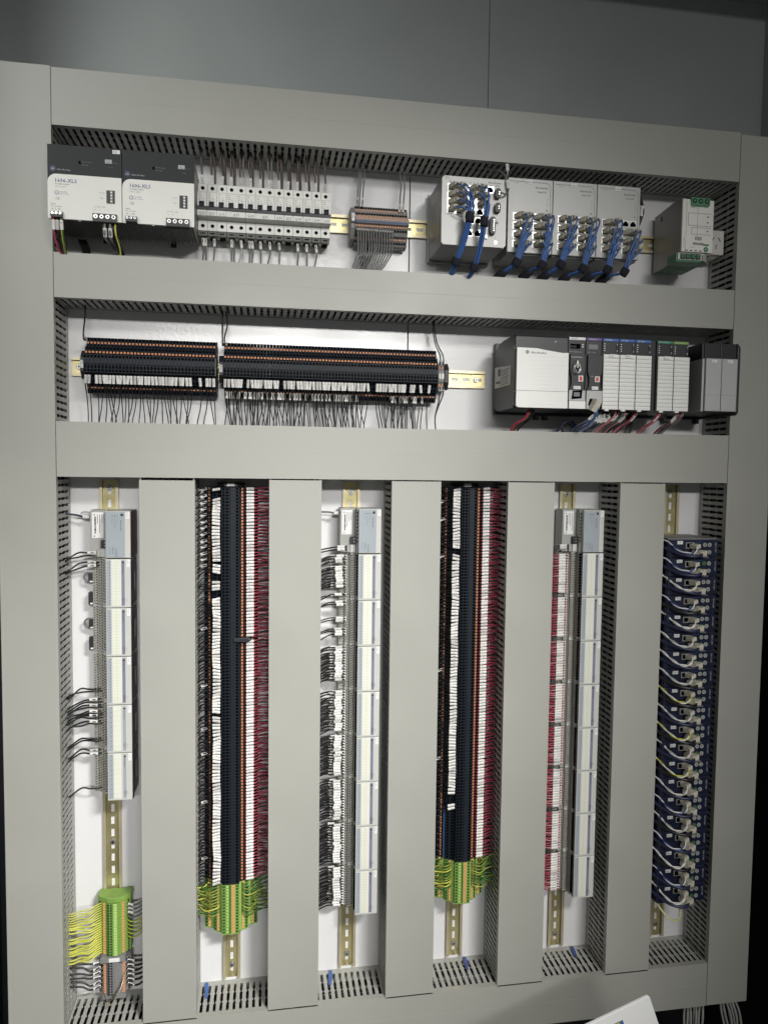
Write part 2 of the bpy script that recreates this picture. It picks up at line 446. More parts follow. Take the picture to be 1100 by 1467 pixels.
rail('horizontal rail of the second row ending in the open white area', -562, 241.5, 278.2, screws=(13, 785))
for xr, lb, sc in ((-497.5, 'vertical rail with slots showing in the first column from the left', (34-64+45, 713)),
               (-268.0, 'vertical rail in the second column, bare below the green earth terminals', (988,)),
               (-32.2, 'vertical rail in the third column with a bare bottom end', (20, 988)),
               (197.7, 'vertical rail in the fourth column, bare below the green terminals', (988,)),
               (427.1, 'vertical rail in the fifth column with a bare top end', (22, 988)),
               (665.5, 'vertical rail behind the dark blue modules in the dim right column', (14, 988))):
    rail(lb, -66, 949, xr, True, screws=sc)

# ------------------------------------------------------------------ power supplies
def psu(x, label, sticker, wired):
    W_, H_ = 119.6, 122.5
    t = thing('power_supply', label, 'power supply', (x, 0, 511), 'grey and black power supplies')
    m = M(); m.box(1, W_-1, -121, -14, 8, H_-1, 'psu_metal')
    n = 24
    for i in range(n):                       # cooling fins under the case
        fx = 2+(W_-5)*i/(n-1); m.box(fx, fx+1.3, -118, -16, 0, 8, 'psu_metal')
    m.box(2, W_-2, -118, -16, 6.5, 8.2, 'psu_metal')
    m.build('housing', t, bevel=0.5)
    m = M(); m.box(30, 90, -14, -7.5, 30, 100, 'psu_metal'); m.box(66, 76, -15, -8, -4, 8, 'black_plastic'); m.build('rail_clip', t)
    m = M(); m.poly([(0, 60), (0, H_), (W_, H_), (W_, 60)], 'y', -124.4, -121, 'psu_dark')
    m.box(93, 104, -125.6, -124.4, 97, 103.5, 'print_light')
    m.box(95.5, 101, -126.2, -125.6, 98.2, 102.4, 'knob_grey')
    m.cyl((8.5, -124.4, 83), 4.8, 'y', -0.3, 'navy_edge', 16)
    m.text('AB', 5.4, -124.85, 81, 4.6, 'print_light')
    m.text('Allen-Bradley', 15, -124.6, 80.5, 4.0, 'print_light')
    m.box(50, 53.5, -124.7, -124.4, 93, 98, 'black_hole')
    for i, s_ in enumerate(('Power Supply', '24V 20A')): m.text(s_, 55, -124.6, 96-5*i, 3.0, 'print_grey')
    m.text('DC OK', 104.5, -124.6, 97.5, 2.6, 'print_grey'); m.text('24-28V', 99, -124.6, 90, 2.6, 'print_grey')
    m.build('top_cover', t, bevel=0.6)
    m = M(); rr = 14; zt = 74
    arc = [(rr-rr*math.cos(a), zt-rr+rr*math.sin(a)) for a in [math.pi/2*i/6 for i in range(7)]]
    m.poly([(0.0, 0.0)] + arc + [(W_, zt), (W_, 0)], 'y', -125.4, -121.2, 'psu_light')
    y = -125.6
    m.text('1606-XLS', 11, y, 60.3, 9.0, 'print_navy'); m.text('1606-XLS', 11.25, y-0.05, 60.3, 9.0, 'print_navy'); m.text('POWER SUPPLY', 12, y, 56, 3.4, 'print_navy')
    m.text('24V DC 480W', 12.5, y, 52, 2.8, 'print_grey')
    m.cyl((14.5, y+0.2, 43), 3.4, 'y', -0.2, 'print_navy', 14); m.cyl((14.5, y, 43), 2.6, 'y', -0.15, 'psu_light', 14)
    m.text('UL', 12.6, y-0.2, 41.8, 3.0, 'print_navy'); m.text('US LISTED', 19, y, 43.5, 2.8, 'print_navy'); m.text('IND.CONT.EQ', 19, y, 40.3, 2.4, 'print_navy')
    m.text('CE', 12, y, 31.5, 6.0, 'print_grey')
    m.text('Input', 5, y, 23, 3.6, 'print_black'); m.text('AC 100-240V', 5, y, 19, 3.2, 'print_grey')
    m.text('N   L   PE', 6.5, y, 14.5, 3.4, 'print_black')
    m.text('DC 24V / 20A', 74, y, 22.5, 3.2, 'print_grey'); m.text('+     +     -     -', 75, y, 17.2, 4.0, 'print_black')
    m.text('Parallel', 83, y, 46.5, 2.8, 'print_grey'); m.text('Single', 84, y, 38, 2.8, 'print_grey')
    m.build('front_cover', t, bevel=0.8)
    m = M(); m.box(95, 108.5, -126.6, -125.4, 30.5, 52, 'black_plastic')
    for i in range(4): m.box(101.5, 104.8, -127.2, -126.6, 32+5*i, 35.2+5*i, 'label_white')
    m.build('selector_switch', t)
    for (a, b, n_, z0, z1) in ((6, 24.5, 3, -1, 10.5), (73, 112, 4, -4, 12)):
        m = M(); m.poly([(-121, z0), (-133 if n_ == 3 else -131, z0+1.5), (-133 if n_ == 3 else -131, z1-1), (-125.5, z1), (-121, z1)], 'x', a, b, 'black_plastic')
        p = (b-a)/n_
        for i in range(n_):
            m.cyl((a+p*(i+0.5), -133 if n_ == 3 else -131, (z0+z1)/2+2), p*0.36, 'y', -0.5, 'steel', 12)
            m.cyl((a+p*(i+0.5), -133.5 if n_ == 3 else -131.5, (z0+z1)/2+2), p*0.17, 'y', -0.2, 'black_hole', 8)
        m.build('screw_terminal_block', t, bevel=0.4)
    m = M(); m.screw(50, -121, 4.0, 2.6, hole=False); m.build('screw', t, loc=(0, 0, -3)) 
    if sticker:
        m = M(); m.box(105, 117.5, -125.2, -124.5, 114, 120.5, 'label_white'); m.text('PS1', 106.5, -125.35, 115.3, 5.0, 'print_black'); m.build('sticker', t, bevel=0.6)
    return t
psu(-567.0, 'left power supply with a PS1 sticker at the far left of the top row', True, True)
psu(-446.2, 'second power supply, without a PS1 sticker, between the first one and the breakers', False, False)
for i, (dx, c) in enumerate(((0, 'wire_red'), (6.2, 'wire_black'), (13.0, 'wire_yellow'))):
    wire('%s wire with a white sleeve under the left power supply input' % ('red', 'black', 'yellow green')[i], 'wire', 'wires under the left power supply',
         [(-558+dx, -126, 512), (-558+dx, -128, 505), (-557.5+dx, -124, 484), (-556+dx*0.8, -105, 466), (-548+dx*0.3, -82, 452)], 1.7, c, (5, 16), stripe=('wire_green' if i == 2 else None), sr=2.5)
for i, (dx, c) in enumerate(((0, 'wire_green'), (9.0, 'wire_green'))):
    wire('dark wire with a white sleeve under the output terminals of the left power supply', 'wire', 'sleeved output wires of the left power supply',
         [(-476+dx, -122, 509), (-476+dx, -124, 502), (-475.5+dx, -118, 484), (-470+dx*.5, -84, 478), (-466, -60, 452)], 2.3, c if i > 1 else 'wire_grey', (9, 15), sr=2.7)
for i in range(2):
    wire('thick dark wire hanging from the left power supply output', 'wire', 'thick output wires of the left power supply', [(-466+i*4, -118, 508), (-464+i*4, -114, 490), (-457+i*5, -90, 468), (-454+i*7, -70, 446)], 2.6, 'wire_black')
wire('yellow green earth wire hanging beside the thick output wires', 'wire', None, [(-459, -122, 509), (-457.5, -124, 490), (-455, -100, 470), (-460, -80, 448)], 1.6, 'wire_yellow', stripe='wire_green')
for i in range(3):
    wire('black cable curving behind the wires under the left power supply', 'cable', 'black cables under the left power supply', [(-540+i*5, -30, 505), (-532+i*5, -36, 486), (-527+i*4, -50, 462), (-526+i*4, -60, 440)], 2.6, 'wire_black')

# ------------------------------------------------------------------ miniature circuit breakers
PW = 17.42; BX = -326.8; BZ = 572.0
def breaker(poles, x, code, label):
    t = thing('circuit_breaker', label, 'circuit breaker', (x, 0, BZ), 'white circuit breakers in a row')
    Wd = PW*poles-0.5
    m = M()
    m.poly([(-7, 38), (-7, -45), (-30, -47), (-44, -44), (-50, -42), (-50, -22.5), (-66, -22), (-68, -20), (-68, 20), (-66, 22.5), (-50, 23), (-50, 42), (-46, 44), (-12, 44)], 'x', 0, Wd, 'breaker_grey')
    for p in range(poles):
        cx = PW*(p+0.5)-0.2
        for z in (34.5, -33.5):
            m.cyl((cx, -49.7, z), 3.9, 'y', -0.45, 'breaker_print', 14); m.cyl((cx, -50.1, z), 3.1, 'y', -0.25, 'black_hole', 12)
        m.box(cx-6, cx+6, -44, -20, 43.6, 44.2, 'black_hole'); 
        for i in range(4): m.box(cx-6.2, cx-6.2+R(3, 6), -68.25, -68, 17-3.6*i, 18.2-3.6*i, 'breaker_print')
        m.box(cx-0.5, cx+5.5, -68.25, -68, 8, 8.6, 'breaker_print'); m.box(cx+2, cx+2.5, -68.3, -68.1, 3, 14, 'breaker_print')
        m.box(cx+3.5, cx+5.5, -68.25, -68, 3.5, 6, 'breaker_print')
        if p: m.box(cx-PW/2-0.15, cx-PW/2+0.15, -68.2, -68, 2, 20, 'breaker_print')
    m.build('body', t, bevel=0.5)
    m = M()
    for p in range(poles):
        cx = PW*(p+0.5)-0.2
        m.poly([(-30, -47.6), (-48, -50.5), (-50.5, -44.5), (-44, -44.4), (-30, -47.4)], 'x', cx-8, cx+8, 'breaker_clamp')
        m.box(cx-4, cx+4, -50.9, -49.6, -47.6, -46.2, 'black_hole')
        m.cyl((cx, -22, -49), 6, 'y', -4, 'black_plastic', 12)
    m.build('clamp_foot', t)
    m = M(); m.box(0, Wd, -70.6, -68, -11.0, -4.5, 'black_plastic')
    for p in range(poles):
        cx = PW*(p+0.5)-0.2
        m.poly([(-68, -4), (-72.5, -5.5), (-74, -1), (-72, 3.5), (-68, 3.8)], 'x', cx-4.6, cx+4.2, 'black_plastic')
    m.build('toggle', t)
    m = M()
    for p in range(poles):
        cx = PW*(p+0.5)-0.2
        m.box(cx+4.3, cx+12.6 if p < poles-1 else cx+8.2, -70.4, -68, -4.3, 4.2, 'label_white')
        if p == 0: m.box(cx-8.2, cx-4.7, -70.4, -68, -4.3, 4.2, 'label_white')
    m.build('toggle_guard', t)
    m = M(); m.box(0, Wd, -69.2, -68, -21, -11.2, 'breaker_grey'); cx = Wd/2
    m.box(cx-6.8, cx+6.8, -69.9, -69.2, -20.2, -12.2, 'label_white'); m.text(code, cx, -70.05, -18.9, 6.4, 'print_black', centre=True)
    m.build('label_holder', t)
    return t
code = [('Q30', 1), ('Q31', 1), ('Q32', 1), ('Q33', 2), ('Q34', 1), ('Q35', 2), ('Q36', 1), ('Q37', 1), ('Q38', 1), ('Q39', 1), ('Q40', 1), ('Q41', 1)]
p = 0
for c, n in code:
    breaker(n, BX+PW*p, c, 'white %s pole circuit breaker with the marker %s%s' % ('two' if n == 2 else 'single', c, ', left end of the row' if c == 'Q30' else (', right end of the row' if c == 'Q41' else ' on its front')))
    p += n
# wires above the breakers
POLE = [c for c, n in code for _ in range(n)]
G1 = 'wires between the top duct and the breakers'
tops = [0, 1, 2, 3, 4, 4.25, 5, 6, 7, 7.2, 8, 9, 10, 11, 12, 13]
for i, pz in enumerate(tops):
    x = BX+PW*(int(pz)+0.5) + (pz-int(pz))*20 - 1
    col = 'wire_grey' if pz in (4.25, 7, 7.2) else 'wire_brown'
    wire('%s wire with a white sleeve on top of the breaker marked %s' % ('grey' if col == 'wire_grey' else 'brown', POLE[int(pz)]), 'wire', G1,
         [(x, -34, BZ+43), (x+R(-1, 1), -36, BZ+50), (x+R(-2, 2), -40, BZ+66), (x+R(-1, 3)-2, -44, BZ+84), (x+R(1, 5)-3, -46, BZ+108), (x+R(-3, 3), -44, BZ+124)], 1.8, col, (5, 15), sr=2.4)
G1b = 'unmarked brown wires above the breakers'
for pz in (1, 2, 2, 3, 3, 5, 5, 6, 8, 8, 9, 9, 10, 10, 11, 11, 12, 12):
    x = BX+PW*(pz+0.5)+R(2.5, 6); x2 = BX+PW*(pz+0.5)+R(-3, 3)
    wire('brown wire without a sleeve above the breaker marked %s' % POLE[pz], 'wire', G1b,
         [(x, -26, BZ+43), (x+R(-.5, 1), -30, BZ+56), (x+R(-1, .5), -36, BZ+74), ((x+x2)/2, -42, BZ+94), (x2, -44, BZ+110), (x2, -42, BZ+124)], 1.9, 'wire_brown')
G2 = 'grey wires under the breakers'
for pz, dx in ((0, 4), (0, -1), (1, 2), (3, -1), (3, 3), (4, -1), (5, -3), (5, 2), (6, 0), (7, 0), (8, 0), (10, 0), (11, 0), (12, 0)):
    x = BX+PW*(pz+0.5)+dx; e = R(-8, 3)
    wire('grey wire %s hanging under the breaker marked %s' % ('with a white sleeve' if dx != 3 else 'without a sleeve', POLE[pz]), 'wire', G2,
         [(x, -34, BZ-48), (x, -38, BZ-56), (x+R(0, 2), -38, BZ-72), (x+e*.4, -42, BZ-92), (x+e, -48, BZ-112), (x+e, -52, BZ-124)], 1.5, 'wire_grey' if pz != 4 else 'wire_lightgrey', (5, 15) if dx != 3 else None, sr=2.2)

# ------------------------------------------------------------------ small grey terminal strip (top row)
def small_strip():
    t = thing('terminal_strip', 'short grey terminal strip with orange levers and a blue line, right of the breakers', 'terminal strip', (-34.5, 0, 564.5))
    n = 20; p = 5.05
    m = M()
    prof = [(-7, 34), (-7, -38), (-20, -38), (-27, -36), (-32, -22), (-40, -20), (-46, -4), (-54, -2), (-54, 8), (-46, 10), (-40, 24), (-32, 26), (-27, 37), (-20, 37)]
    m.poly(prof, 'x', 0.15, p-0.2, 'tb_grey')
    def spot(y, z, h, mk, dy=0.6, w0=0.9, w1=4.1): m.box(w0, w1, y-dy, y, z-h/2, z+h/2, mk)
    spot(-29.0, 33.5, 3.6, 'black_hole'); spot(-31.5, 28.3, 3.4, 'orange_pale')
    spot(-43.3, 17.5, 3.4, 'black_hole', 1.2); spot(-45.8, 12.3, 4.0, 'orange_pale', 1.2)
    spot(-54.0, 5.5, 2.6, 'orange_pale'); spot(-54.0, 0.6, 3.4, 'tb_blue', w0=0, w1=p)
    spot(-46.5, -5.5, 4.0, 'orange_pale', 1.3); spot(-43.5, -11.5, 3.6, 'black_hole', 1.4)
    spot(-31.5, -24.8, 3.2, 'orange_pale', 1.2); spot(-29.2, -30.5, 3.6, 'black_hole', 1.4)
    o = m.build('terminal_block', t)
    for i in range(1, n): inst(o, t, (p*i, 0, 0))
    m = M(); m.poly([(-7, 30), (-7, -34), (-40, -30), (-52, -12), (-52, 16), (-38, 30)], 'x', -9, -1, 'tb_grey')
    m.box(-8.5, -1.5, -54, -52, -4, 13, 'black_plastic'); m.build('end_bracket', t, bevel=0.6)
    m = M(); m.box(-8, -2, -55, -54, 0, 14, 'label_white'); m.text('3TX4', -7.2+0.8, -55.2, 13, 3.4, 'print_black', down=True); m.build('strip_label', t)
    m = M(); m.poly([(-7, 34), (-7, -38), (-20, -38), (-27, -36), (-46, -4), (-54, -2), (-54, 8), (-46, 10), (-27, 37), (-20, 37)], 'x', n*p+0.3, n*p+2.3, 'tb_grey'); m.build('end_cover', t)
small_strip()
for i in range(14):
    x = -31+i*5.05; e = -8-3.2*(13-i)*0.15-i*2.0 - (2 if i < 4 else 0)
    wire('grey wire with a white sleeve hanging under the small grey terminal strip', 'wire', 'grey wires under the small terminal strip',
         [(x, -42, 553-i*.2), (x, -58, 549), (x+.5, -60, 535), (x+R(0, 2), -56, 510), (x+e*.35, -58, 485), (x+e, -64, 455), (x+e-2, -64, 440)], 1.5, 'wire_grey', (6, 13), sr=2.1)
for i in range(5):
    wire('dark grey wire behind the sleeved wires under the small terminal strip', 'wire', 'dark wires behind under the small strip',
         [(-28+i*7, -30, 534), (-26+i*6, -38, 510), (-24+i*3, -52, 480), (-34+i*3, -60, 450), (-36+i*3, -60, 438)], 1.7, 'wire_black' if i % 2 else 'wire_grey')
for x, xt, s_ in ((-30, -27, 1), (-26, -24, 0), (-20, -16, 1), (53, 52, 1), (60, 61, 1)):
    wire('grey wire running from the top duct down to the small terminal strip', 'wire', 'grey wires above the small terminal strip',
         [(x, -30, 597 if x < 0 else 588), (x, -38, 603), (x+R(0, 1), -38, 620), (x+3, -32, 645), (xt, -36, 672), (xt, -36, 692)], 1.5, 'wire_grey', (7, 14) if s_ else None, sr=2.2)

# ------------------------------------------------------------------ ethernet switches
def ports(m, x, z, dark=True):
    m.box(x, x+14.5, -0.6, 0, z, z+13, 'port_metal'); m.poly([(x+1.6, z+1.5), (x+12.9, z+1.5), (x+12.9, z+8), (x+10.6, z+8), (x+10.6, z+10.8), (x+3.9, z+10.8), (x+3.9, z+8), (x+1.6, z+8)], 'y', -0.95, -0.6, 'black_hole')
def plug(label, grp, x, y, z, path, m='cable_blue', r=1.6, yaw=0.0, clear='plug_clear'):
    """patch cable: blue cable with its clear plug seated in a port at x, y (panel face), z"""
    pth = smooth_path(path, 5); org = Vector((x, y, z))
    mb = M(); mb.tube([p_-org for p_ in pth], r, m, 7); o = mb.build('patch_cable', loc=org); tag(o, label, 'network cable', grp)
    mb = M(); mb.box(-5.8, 5.8, -15, 2, -3.8, 4.2, clear)
    mb.poly([(-15, -3.4), (-21, -2.6), (-21, 2.8), (-15, 3.8)], 'x', -4.6, 4.6, clear)
    mb.box(-3.2, 3.2, -14, -2, 4.3, 5.3, clear); mb.box(-4.4, 4.4, -9.5, -5, 4.25, 4.6, 'port_metal')
    for q in range(4): mb.box(-4+2.2*q, -3.1+2.2*q, -14.5, -9, 4.22, 4.5, 'orange_pale')
    mb.build('plug', o, rot=(R(-.06, .06), 0, yaw), bevel=0.4, segs=1)
    return o
def wrap(label, c, ax, w_=22, r=9, m='velcro', name='cable_wrap'):
    """hook and loop strap around a bundle at c, axis direction ax"""
    a = Vector(ax).normalized(); c = Vector(c)
    mb = M(); pts = [Vector((0, 0, 0)) + a*(w_*(i/4-0.5)) for i in range(5)]
    rr = [0.93, 1.0, 1.04, 1.0, 0.93]
    b = len(mb.v); up = Vector((0, -1, 0)); u = (up-a*up.dot(a)).normalized(); s = a.cross(u); n = 12
    for p_, k in zip(pts, rr):
        for j in range(n):
            th = 2*math.pi*j/n; mb.v.append(tuple(p_ + u*(r*k*math.cos(th)*0.85) + s*(r*k*math.sin(th))))
    for i in range(4):
        for j in range(n):
            jj = (j+1) % n; mb.face([b+i*n+j, b+i*n+jj, b+(i+1)*n+jj, b+(i+1)*n+j], m, True)
    mb.face([b+j for j in range(n)][::-1], m); mb.face([b+4*n+j for j in range(n)], m)
    o = mb.build(name, loc=c); return tag(o, label, 'cable tie', 'black straps around blue cables')

SWZ = 511
t = thing('network_switch', 'large grey network switch with two blue cable bundles, left of the expansion modules', 'network switch', (117, 0, SWZ))
m = M(); m.box(0, 124, -112, -8, 0, 125, 'switch_side'); m.build('housing', t, bevel=3)
m = M(); m.box(-3, 124, -14, -6, -5, 128, 'switch_side'); m.build('back_flange', t, bevel=2)
m = M(); m.poly([(4, 0), (120, 0), (124, 4), (124, 120), (120, 124.5), (4, 124.5), (0, 120), (0, 4)], 'y', -119.5, -112, 'switch_metal')
m.text('Allen-Bradley', 88, -119.7, 116, 4.6, 'print_black'); m.text('Stratix 5700', 91, -119.7, 111, 3.8, 'print_black')
for x in (15, 53): 
    for i in range(4): m.box(x+7*i, x+1.8+7*i, -119.75, -119.5, 114, 115.5, 'print_black')
for z in (78, 54.0):
    for i in range(4): m.cyl((84+5.6*i, -119.5, z), 0.9, 'y', -0.3, 'print_black', 8)
m.box(101, 108.5, -119.8, -119.5, 43, 47.5, 'print_grey'); m.box(103, 106, -119.9, -119.8, 15.5, 22, 'label_white'); m.cyl((104.5, -119.5, 9), 3.2, 'y', -0.4, 'steel', 12)
m.build('front_panel', t, bevel=0.8)
prt = [(10.2+15.5*c, 57+13.6*r_) for c in range(2) for r_ in range(4)] + [(50+15.5*c, 56+13.6*r_) for c in range(2) for r_ in range(4)]
prt += [(46.5, 40), (62.5, 40), (45.5, 17), (61.5, 17), (84.5, 98)]
m = M()
for (x, z) in prt: ports(m, x, z)
m.build('network_ports', t, loc=(0, -119.5, 0))
m = M(); m.box(0, 13, -6, -5, 0, 0.1, 'label_white')
def pconn(x, z, h, n, lab):
    m = M(); m.poly([(x-4, z), (x+4, z), (x+5, z+4), (x+5, z+h-4), (x+3, z+h), (x-3, z+h), (x-5.5, z+h-5), (x-5.5, z+5)], 'y', -129, -119.5, 'black_plastic')
    for i in range(n): m.cyl((x+1.8, -129, z+h/2+(i-(n-1)/2)*4.0), 1.3, 'y', -0.4, 'steel', 8)
    m.build(lab, t, bevel=0.5)
pconn(105, 88, 17, 2, 'power_connector'); pconn(105, 62, 17, 2, 'power_connector'); pconn(96, 22, 31, 6, 'alarm_connector')
m = M(); m.poly([(81, 15), (87.5, 13), (88.5, 18), (88, 52), (82, 53)], 'y', -122, -119.5, 'switch_metal'); m.screw(85, -122, 49.5, 2.6, hole=False); m.cyl((85, -122, 18), 2.4, 'y', -1, 'steel', 10); m.build('latch_cover', t, bevel=0.5)
m = M(); m.box(82, 94, -120.3, -119.5, 83.5, 95, 'flex_grey'); m.cyl((90, -120.3, 89), 2.4, 'y', -1, 'label_white', 10); m.build('card_slot_cover', t, bevel=0.5)
m = M(); m.poly([(-20, 26), (-88, 26), (-88, 106), (-20, 92)], 'x', -0.5, 0.2, 'surge_metal')
for i in range(9): m.box(-0.7, -0.5, -84+R(0, 6), -30-R(0, 20), 34+7*i, 35.2+7*i, 'print_grey')
m.build('rating_plate', t)
m = M(); m.box(5, 17.5, -120.3, -119.5, 119, 124.2, 'label_white'); m.text('ETN01', 6, -120.5, 120.2, 3.6, 'print_grey'); m.build('sticker', t)
wire('grey wire looping from the top duct to the power plug of the large switch', 'wire', None,
     [(227, -130, 608), (236, -130, 606), (242, -126, 616), (238, -122, 640), (230, -100, 660), (222, -75, 668), (218, -60, 690)], 1.6, 'wire_grey', (24, 16), sr=2.6)
wire('short white sleeved wire end above the gap between the switches', 'wire', None, [(243, -112, 668), (243, -116, 650), (242, -100, 640)], 1.4, 'wire_lightgrey', (1, 14), sr=2.6)

NP = ['expansion module directly right of the large switch, leftmost of three', 'middle grey expansion module of the three', 'rightmost grey expansion module, with two empty ports near its top']
for k, x0 in enumerate((251.5, 341.8, 432.3)):
    t = thing('expansion_module', 'grey ' + NP[k] if k != 1 else NP[k], 'switch module', (x0, 0, 509), 'grey switch expansion modules')
    m = M(); m.box(1.5, 88, -90, -8, -1, 141, 'switch_side'); m.build('housing', t, bevel=2)
    m = M(); m.box(0, 89.6, -97, -90, 2, 142, 'switch_metal'); m.build('front_panel', t, bevel=1.2)
    m = M(); m.poly([(3.5, 134.5), (78, 134.5), (84, 129), (84, 4)], 'y', -97.3, -97.1, 'print_grey') if False else None
    for a in ((4, 78, 135, 135.8), ): m.box(a[0], a[1], -97.35, -97, a[2], a[3], 'print_grey')
    m.box(84, 84.7, -97.35, -97, 8, 129, 'print_grey'); m.poly([(78, 135), (84, 129), (84.7, 129), (78, 135.8)], 'y', -97.35, -97.0, 'print_grey')
    m.text('Allen-Bradley', 54, -97.3, 124.5, 4.6, 'print_black'); m.text('Stratix 5700', 58, -97.3, 117, 3.8, 'print_black')
    m.text('v  v', 12, -97.3, 130.5, 5, 'print_black')
    for i in range(6): m.box(78.5, 79.6, -97.3, -97, 92+3*i, 93.4+3*i, 'print_grey')
    m.cyl((78, -97, 84), 1.6, 'y', -0.3, 'print_grey', 10)
    m.build('lettering', t)
    m = M()
    ps = []
    for r_ in range(4):
        for c in range(2): ps.append((10.5+15.5*c, 12+17.2*r_))
    for r_ in range(4):
        for c in range(2): ps.append(((50.5 if k < 2 else 52.5)+15.5*c, 12+17.2*r_))
    for (x, z) in ps: ports(m, x, z)
    m.build('network_ports', t, loc=(0, -97, 0))
    m = M(); m.box(35, 48, -97.9, -97, 132, 139, 'label_white'); m.text('ETN0%d' % (k+2), 36, -98.1, 133.6, 3.8, 'print_grey'); m.build('sticker', t)
    m = M(); m.tube([(26, -40, 141), (27, -44, 160), (27, -44, 172)], 2.2, 'wire_lightgrey'); 
    o = m.build('wire', loc=(x0, 0, 509)); tag(o, 'short light grey sleeve and wire standing on a grey expansion module', 'wire', 'light wires above the expansion modules')
m = M(); m.tube(smooth_path([(0, 0, 0), (9, -6, -24), (16, -10, -54), (9, -6, -84), (2, 0, -94)]), 3.2, 'wire_black', 8)
o = m.build('cable', loc=(526, -60, 672)); tag(o, 'thick black cable with a white sleeve arching at the right of the expansion modules', 'cable')
sm = M(); sleeve_mesh(sm, (15.5, -10, -46), (13.5, -9, -66), 3.6); sm.build('marker_sleeve', o)

def bundle(label, grp, pl, face, w1, w2, end, spread=7.0):
    """cables from plug points pl run through wraps w1 and w2 and into the duct at end"""
    n = len(pl); top = max(z for _, z in pl)
    for i, (x, z) in enumerate(sorted(pl, key=lambda q: (q[1], q[0]))):
        a = 2*math.pi*i/n; ox = spread*math.cos(a)*0.7; oy = spread*math.sin(a)*0.5
        W1 = Vector((w1[0]+ox, w1[1]+oy, w1[2])); W2 = Vector((w2[0]+ox*.85, w2[1]+oy*.85, w2[2]))
        yaw = R(0.15, 0.55); d0 = Vector((math.sin(yaw), -math.cos(yaw), -0.25))
        tip = Vector((x, face, z)) + Vector((math.sin(yaw), -math.cos(yaw), 0))*20
        dist = tip.z-W1.z; dn = (W2-W1).normalized()
        c1 = tip + d0*(7+dist*0.10) ; c2 = W1 + Vector((3.5, -2.0, 0)) + Vector((0.10, -0.12, 1))*(dist*0.62)
        bz = [tip*(1-t)**3 + c1*3*t*(1-t)**2 + c2*3*t*t*(1-t) + W1*t**3 for t in [j/7 for j in range(8)]]
        plug(label, grp, x, face, z, [tip-d0*5] + bz + [(W1+W2)/2 + Vector((1.5, -3, 0)), W2, (end[0]+ox*.6, end[1]+oy*.5, end[2])], yaw=yaw)
xs = 117
bundle('blue patch cable in the left cable bundle of the large switch', 'blue cables in the left bundle of the large switch', [(xs+10.2+7.2+15.5*c, 511+57+6+13.6*r_) for c in range(2) for r_ in range(4)],
       -119.5, (163, -148, 553), (147, -117, 481), (141, -72, 446), 6.8)
bundle('blue patch cable in the right cable bundle of the large switch', 'blue cables in the right bundle of the large switch', [(xs+50+7.2+15.5*c, 511+56+6+13.6*r_) for c in range(2) for r_ in (2, 3)] + [(xs+65.5+7.2, 511+56+6+13.6)],
       -119.5, (190, -148, 547), (182, -117, 473), (172, -74, 446), 5.8)
wrap('square black strap on the left blue bundle of the large switch', (163, -148, 553), (.05, .05, 1), 18, 8.6)
wrap('square black strap on the right blue bundle of the large switch', (190, -148, 547), (.05, .05, 1), 18, 7.8)
wrap('black strap low on the left blue bundle of the large switch', (147, -117, 481), (.3, -.3, 1), 14, 9)
wrap('black strap low on the right blue bundle of the large switch', (182, -117, 473), (.35, -.3, 1), 15, 8)
bn = [('left', 'leftmost'), ('right', 'leftmost'), ('left', 'middle'), ('right', 'middle'), ('left', 'rightmost'), ('right', 'rightmost')]
E_ = [((266, -112, 488), (247, -92, 473)), ((317, -112, 486), (299, -90, 477)), ((355, -112, 489), (335, -92, 474)),
      ((400, -112, 484), (377, -90, 472)), ((450, -112, 484), (424, -92, 475)), ((485, -112, 482), (457, -92, 475))]
for k in range(6):
    mdl = k//2; x0 = (251.5, 341.8, 432.3)[mdl]; side = k % 2
    bx = x0+(10.5 if side == 0 else (50.5 if mdl < 2 else 52.5))+7.2
    pl = [(bx+15.5*c, 509+12+6+17.2*r_) for r_ in range(4 if not (mdl == 2 and side) else 3) for c in range(2)]
    lb = 'blue patch cable in the %s bundle of the %s expansion module' % bn[k]
    w1, w2 = E_[k]
    bundle(lb, lb.replace('blue patch cable', 'blue cables'), pl, -97, w1, w2, (w2[0]-20, -58, 448), 6.6)
    wrap('black strap close under the %s port block of the %s expansion module' % bn[k], w1, (.55, -.3, 1), 15, 8.6)
    wrap('black strap at the duct edge below the %s port block of the %s expansion module' % bn[k], (w2[0]-4, w2[1]+6, w2[2]-3), (.8, -1.0, .8), 26, 8.5)
m = M(); m.box(0, 76, -1.2, 0, 0, 15, 'label_white'); m.box(0.8, 75.2, -1.35, -1.2, 0.8, 14.2, 'flex_grey'); m.text('ETN01', 32, -1.5, 4.5, 5.5, 'print_grey'); o = m.build('plate_label', loc=(134, -0.2, 494)); tag(o, 'white label strip stuck on the plate below the large switch', 'label')
m = M(); m.box(0, 52, -1.0, 0, 0, 44, 'label_white'); o = m.build('plate_label', loc=(497, -0.2, 462)); tag(o, 'blank white paper square on the plate below the rightmost expansion module', 'label')

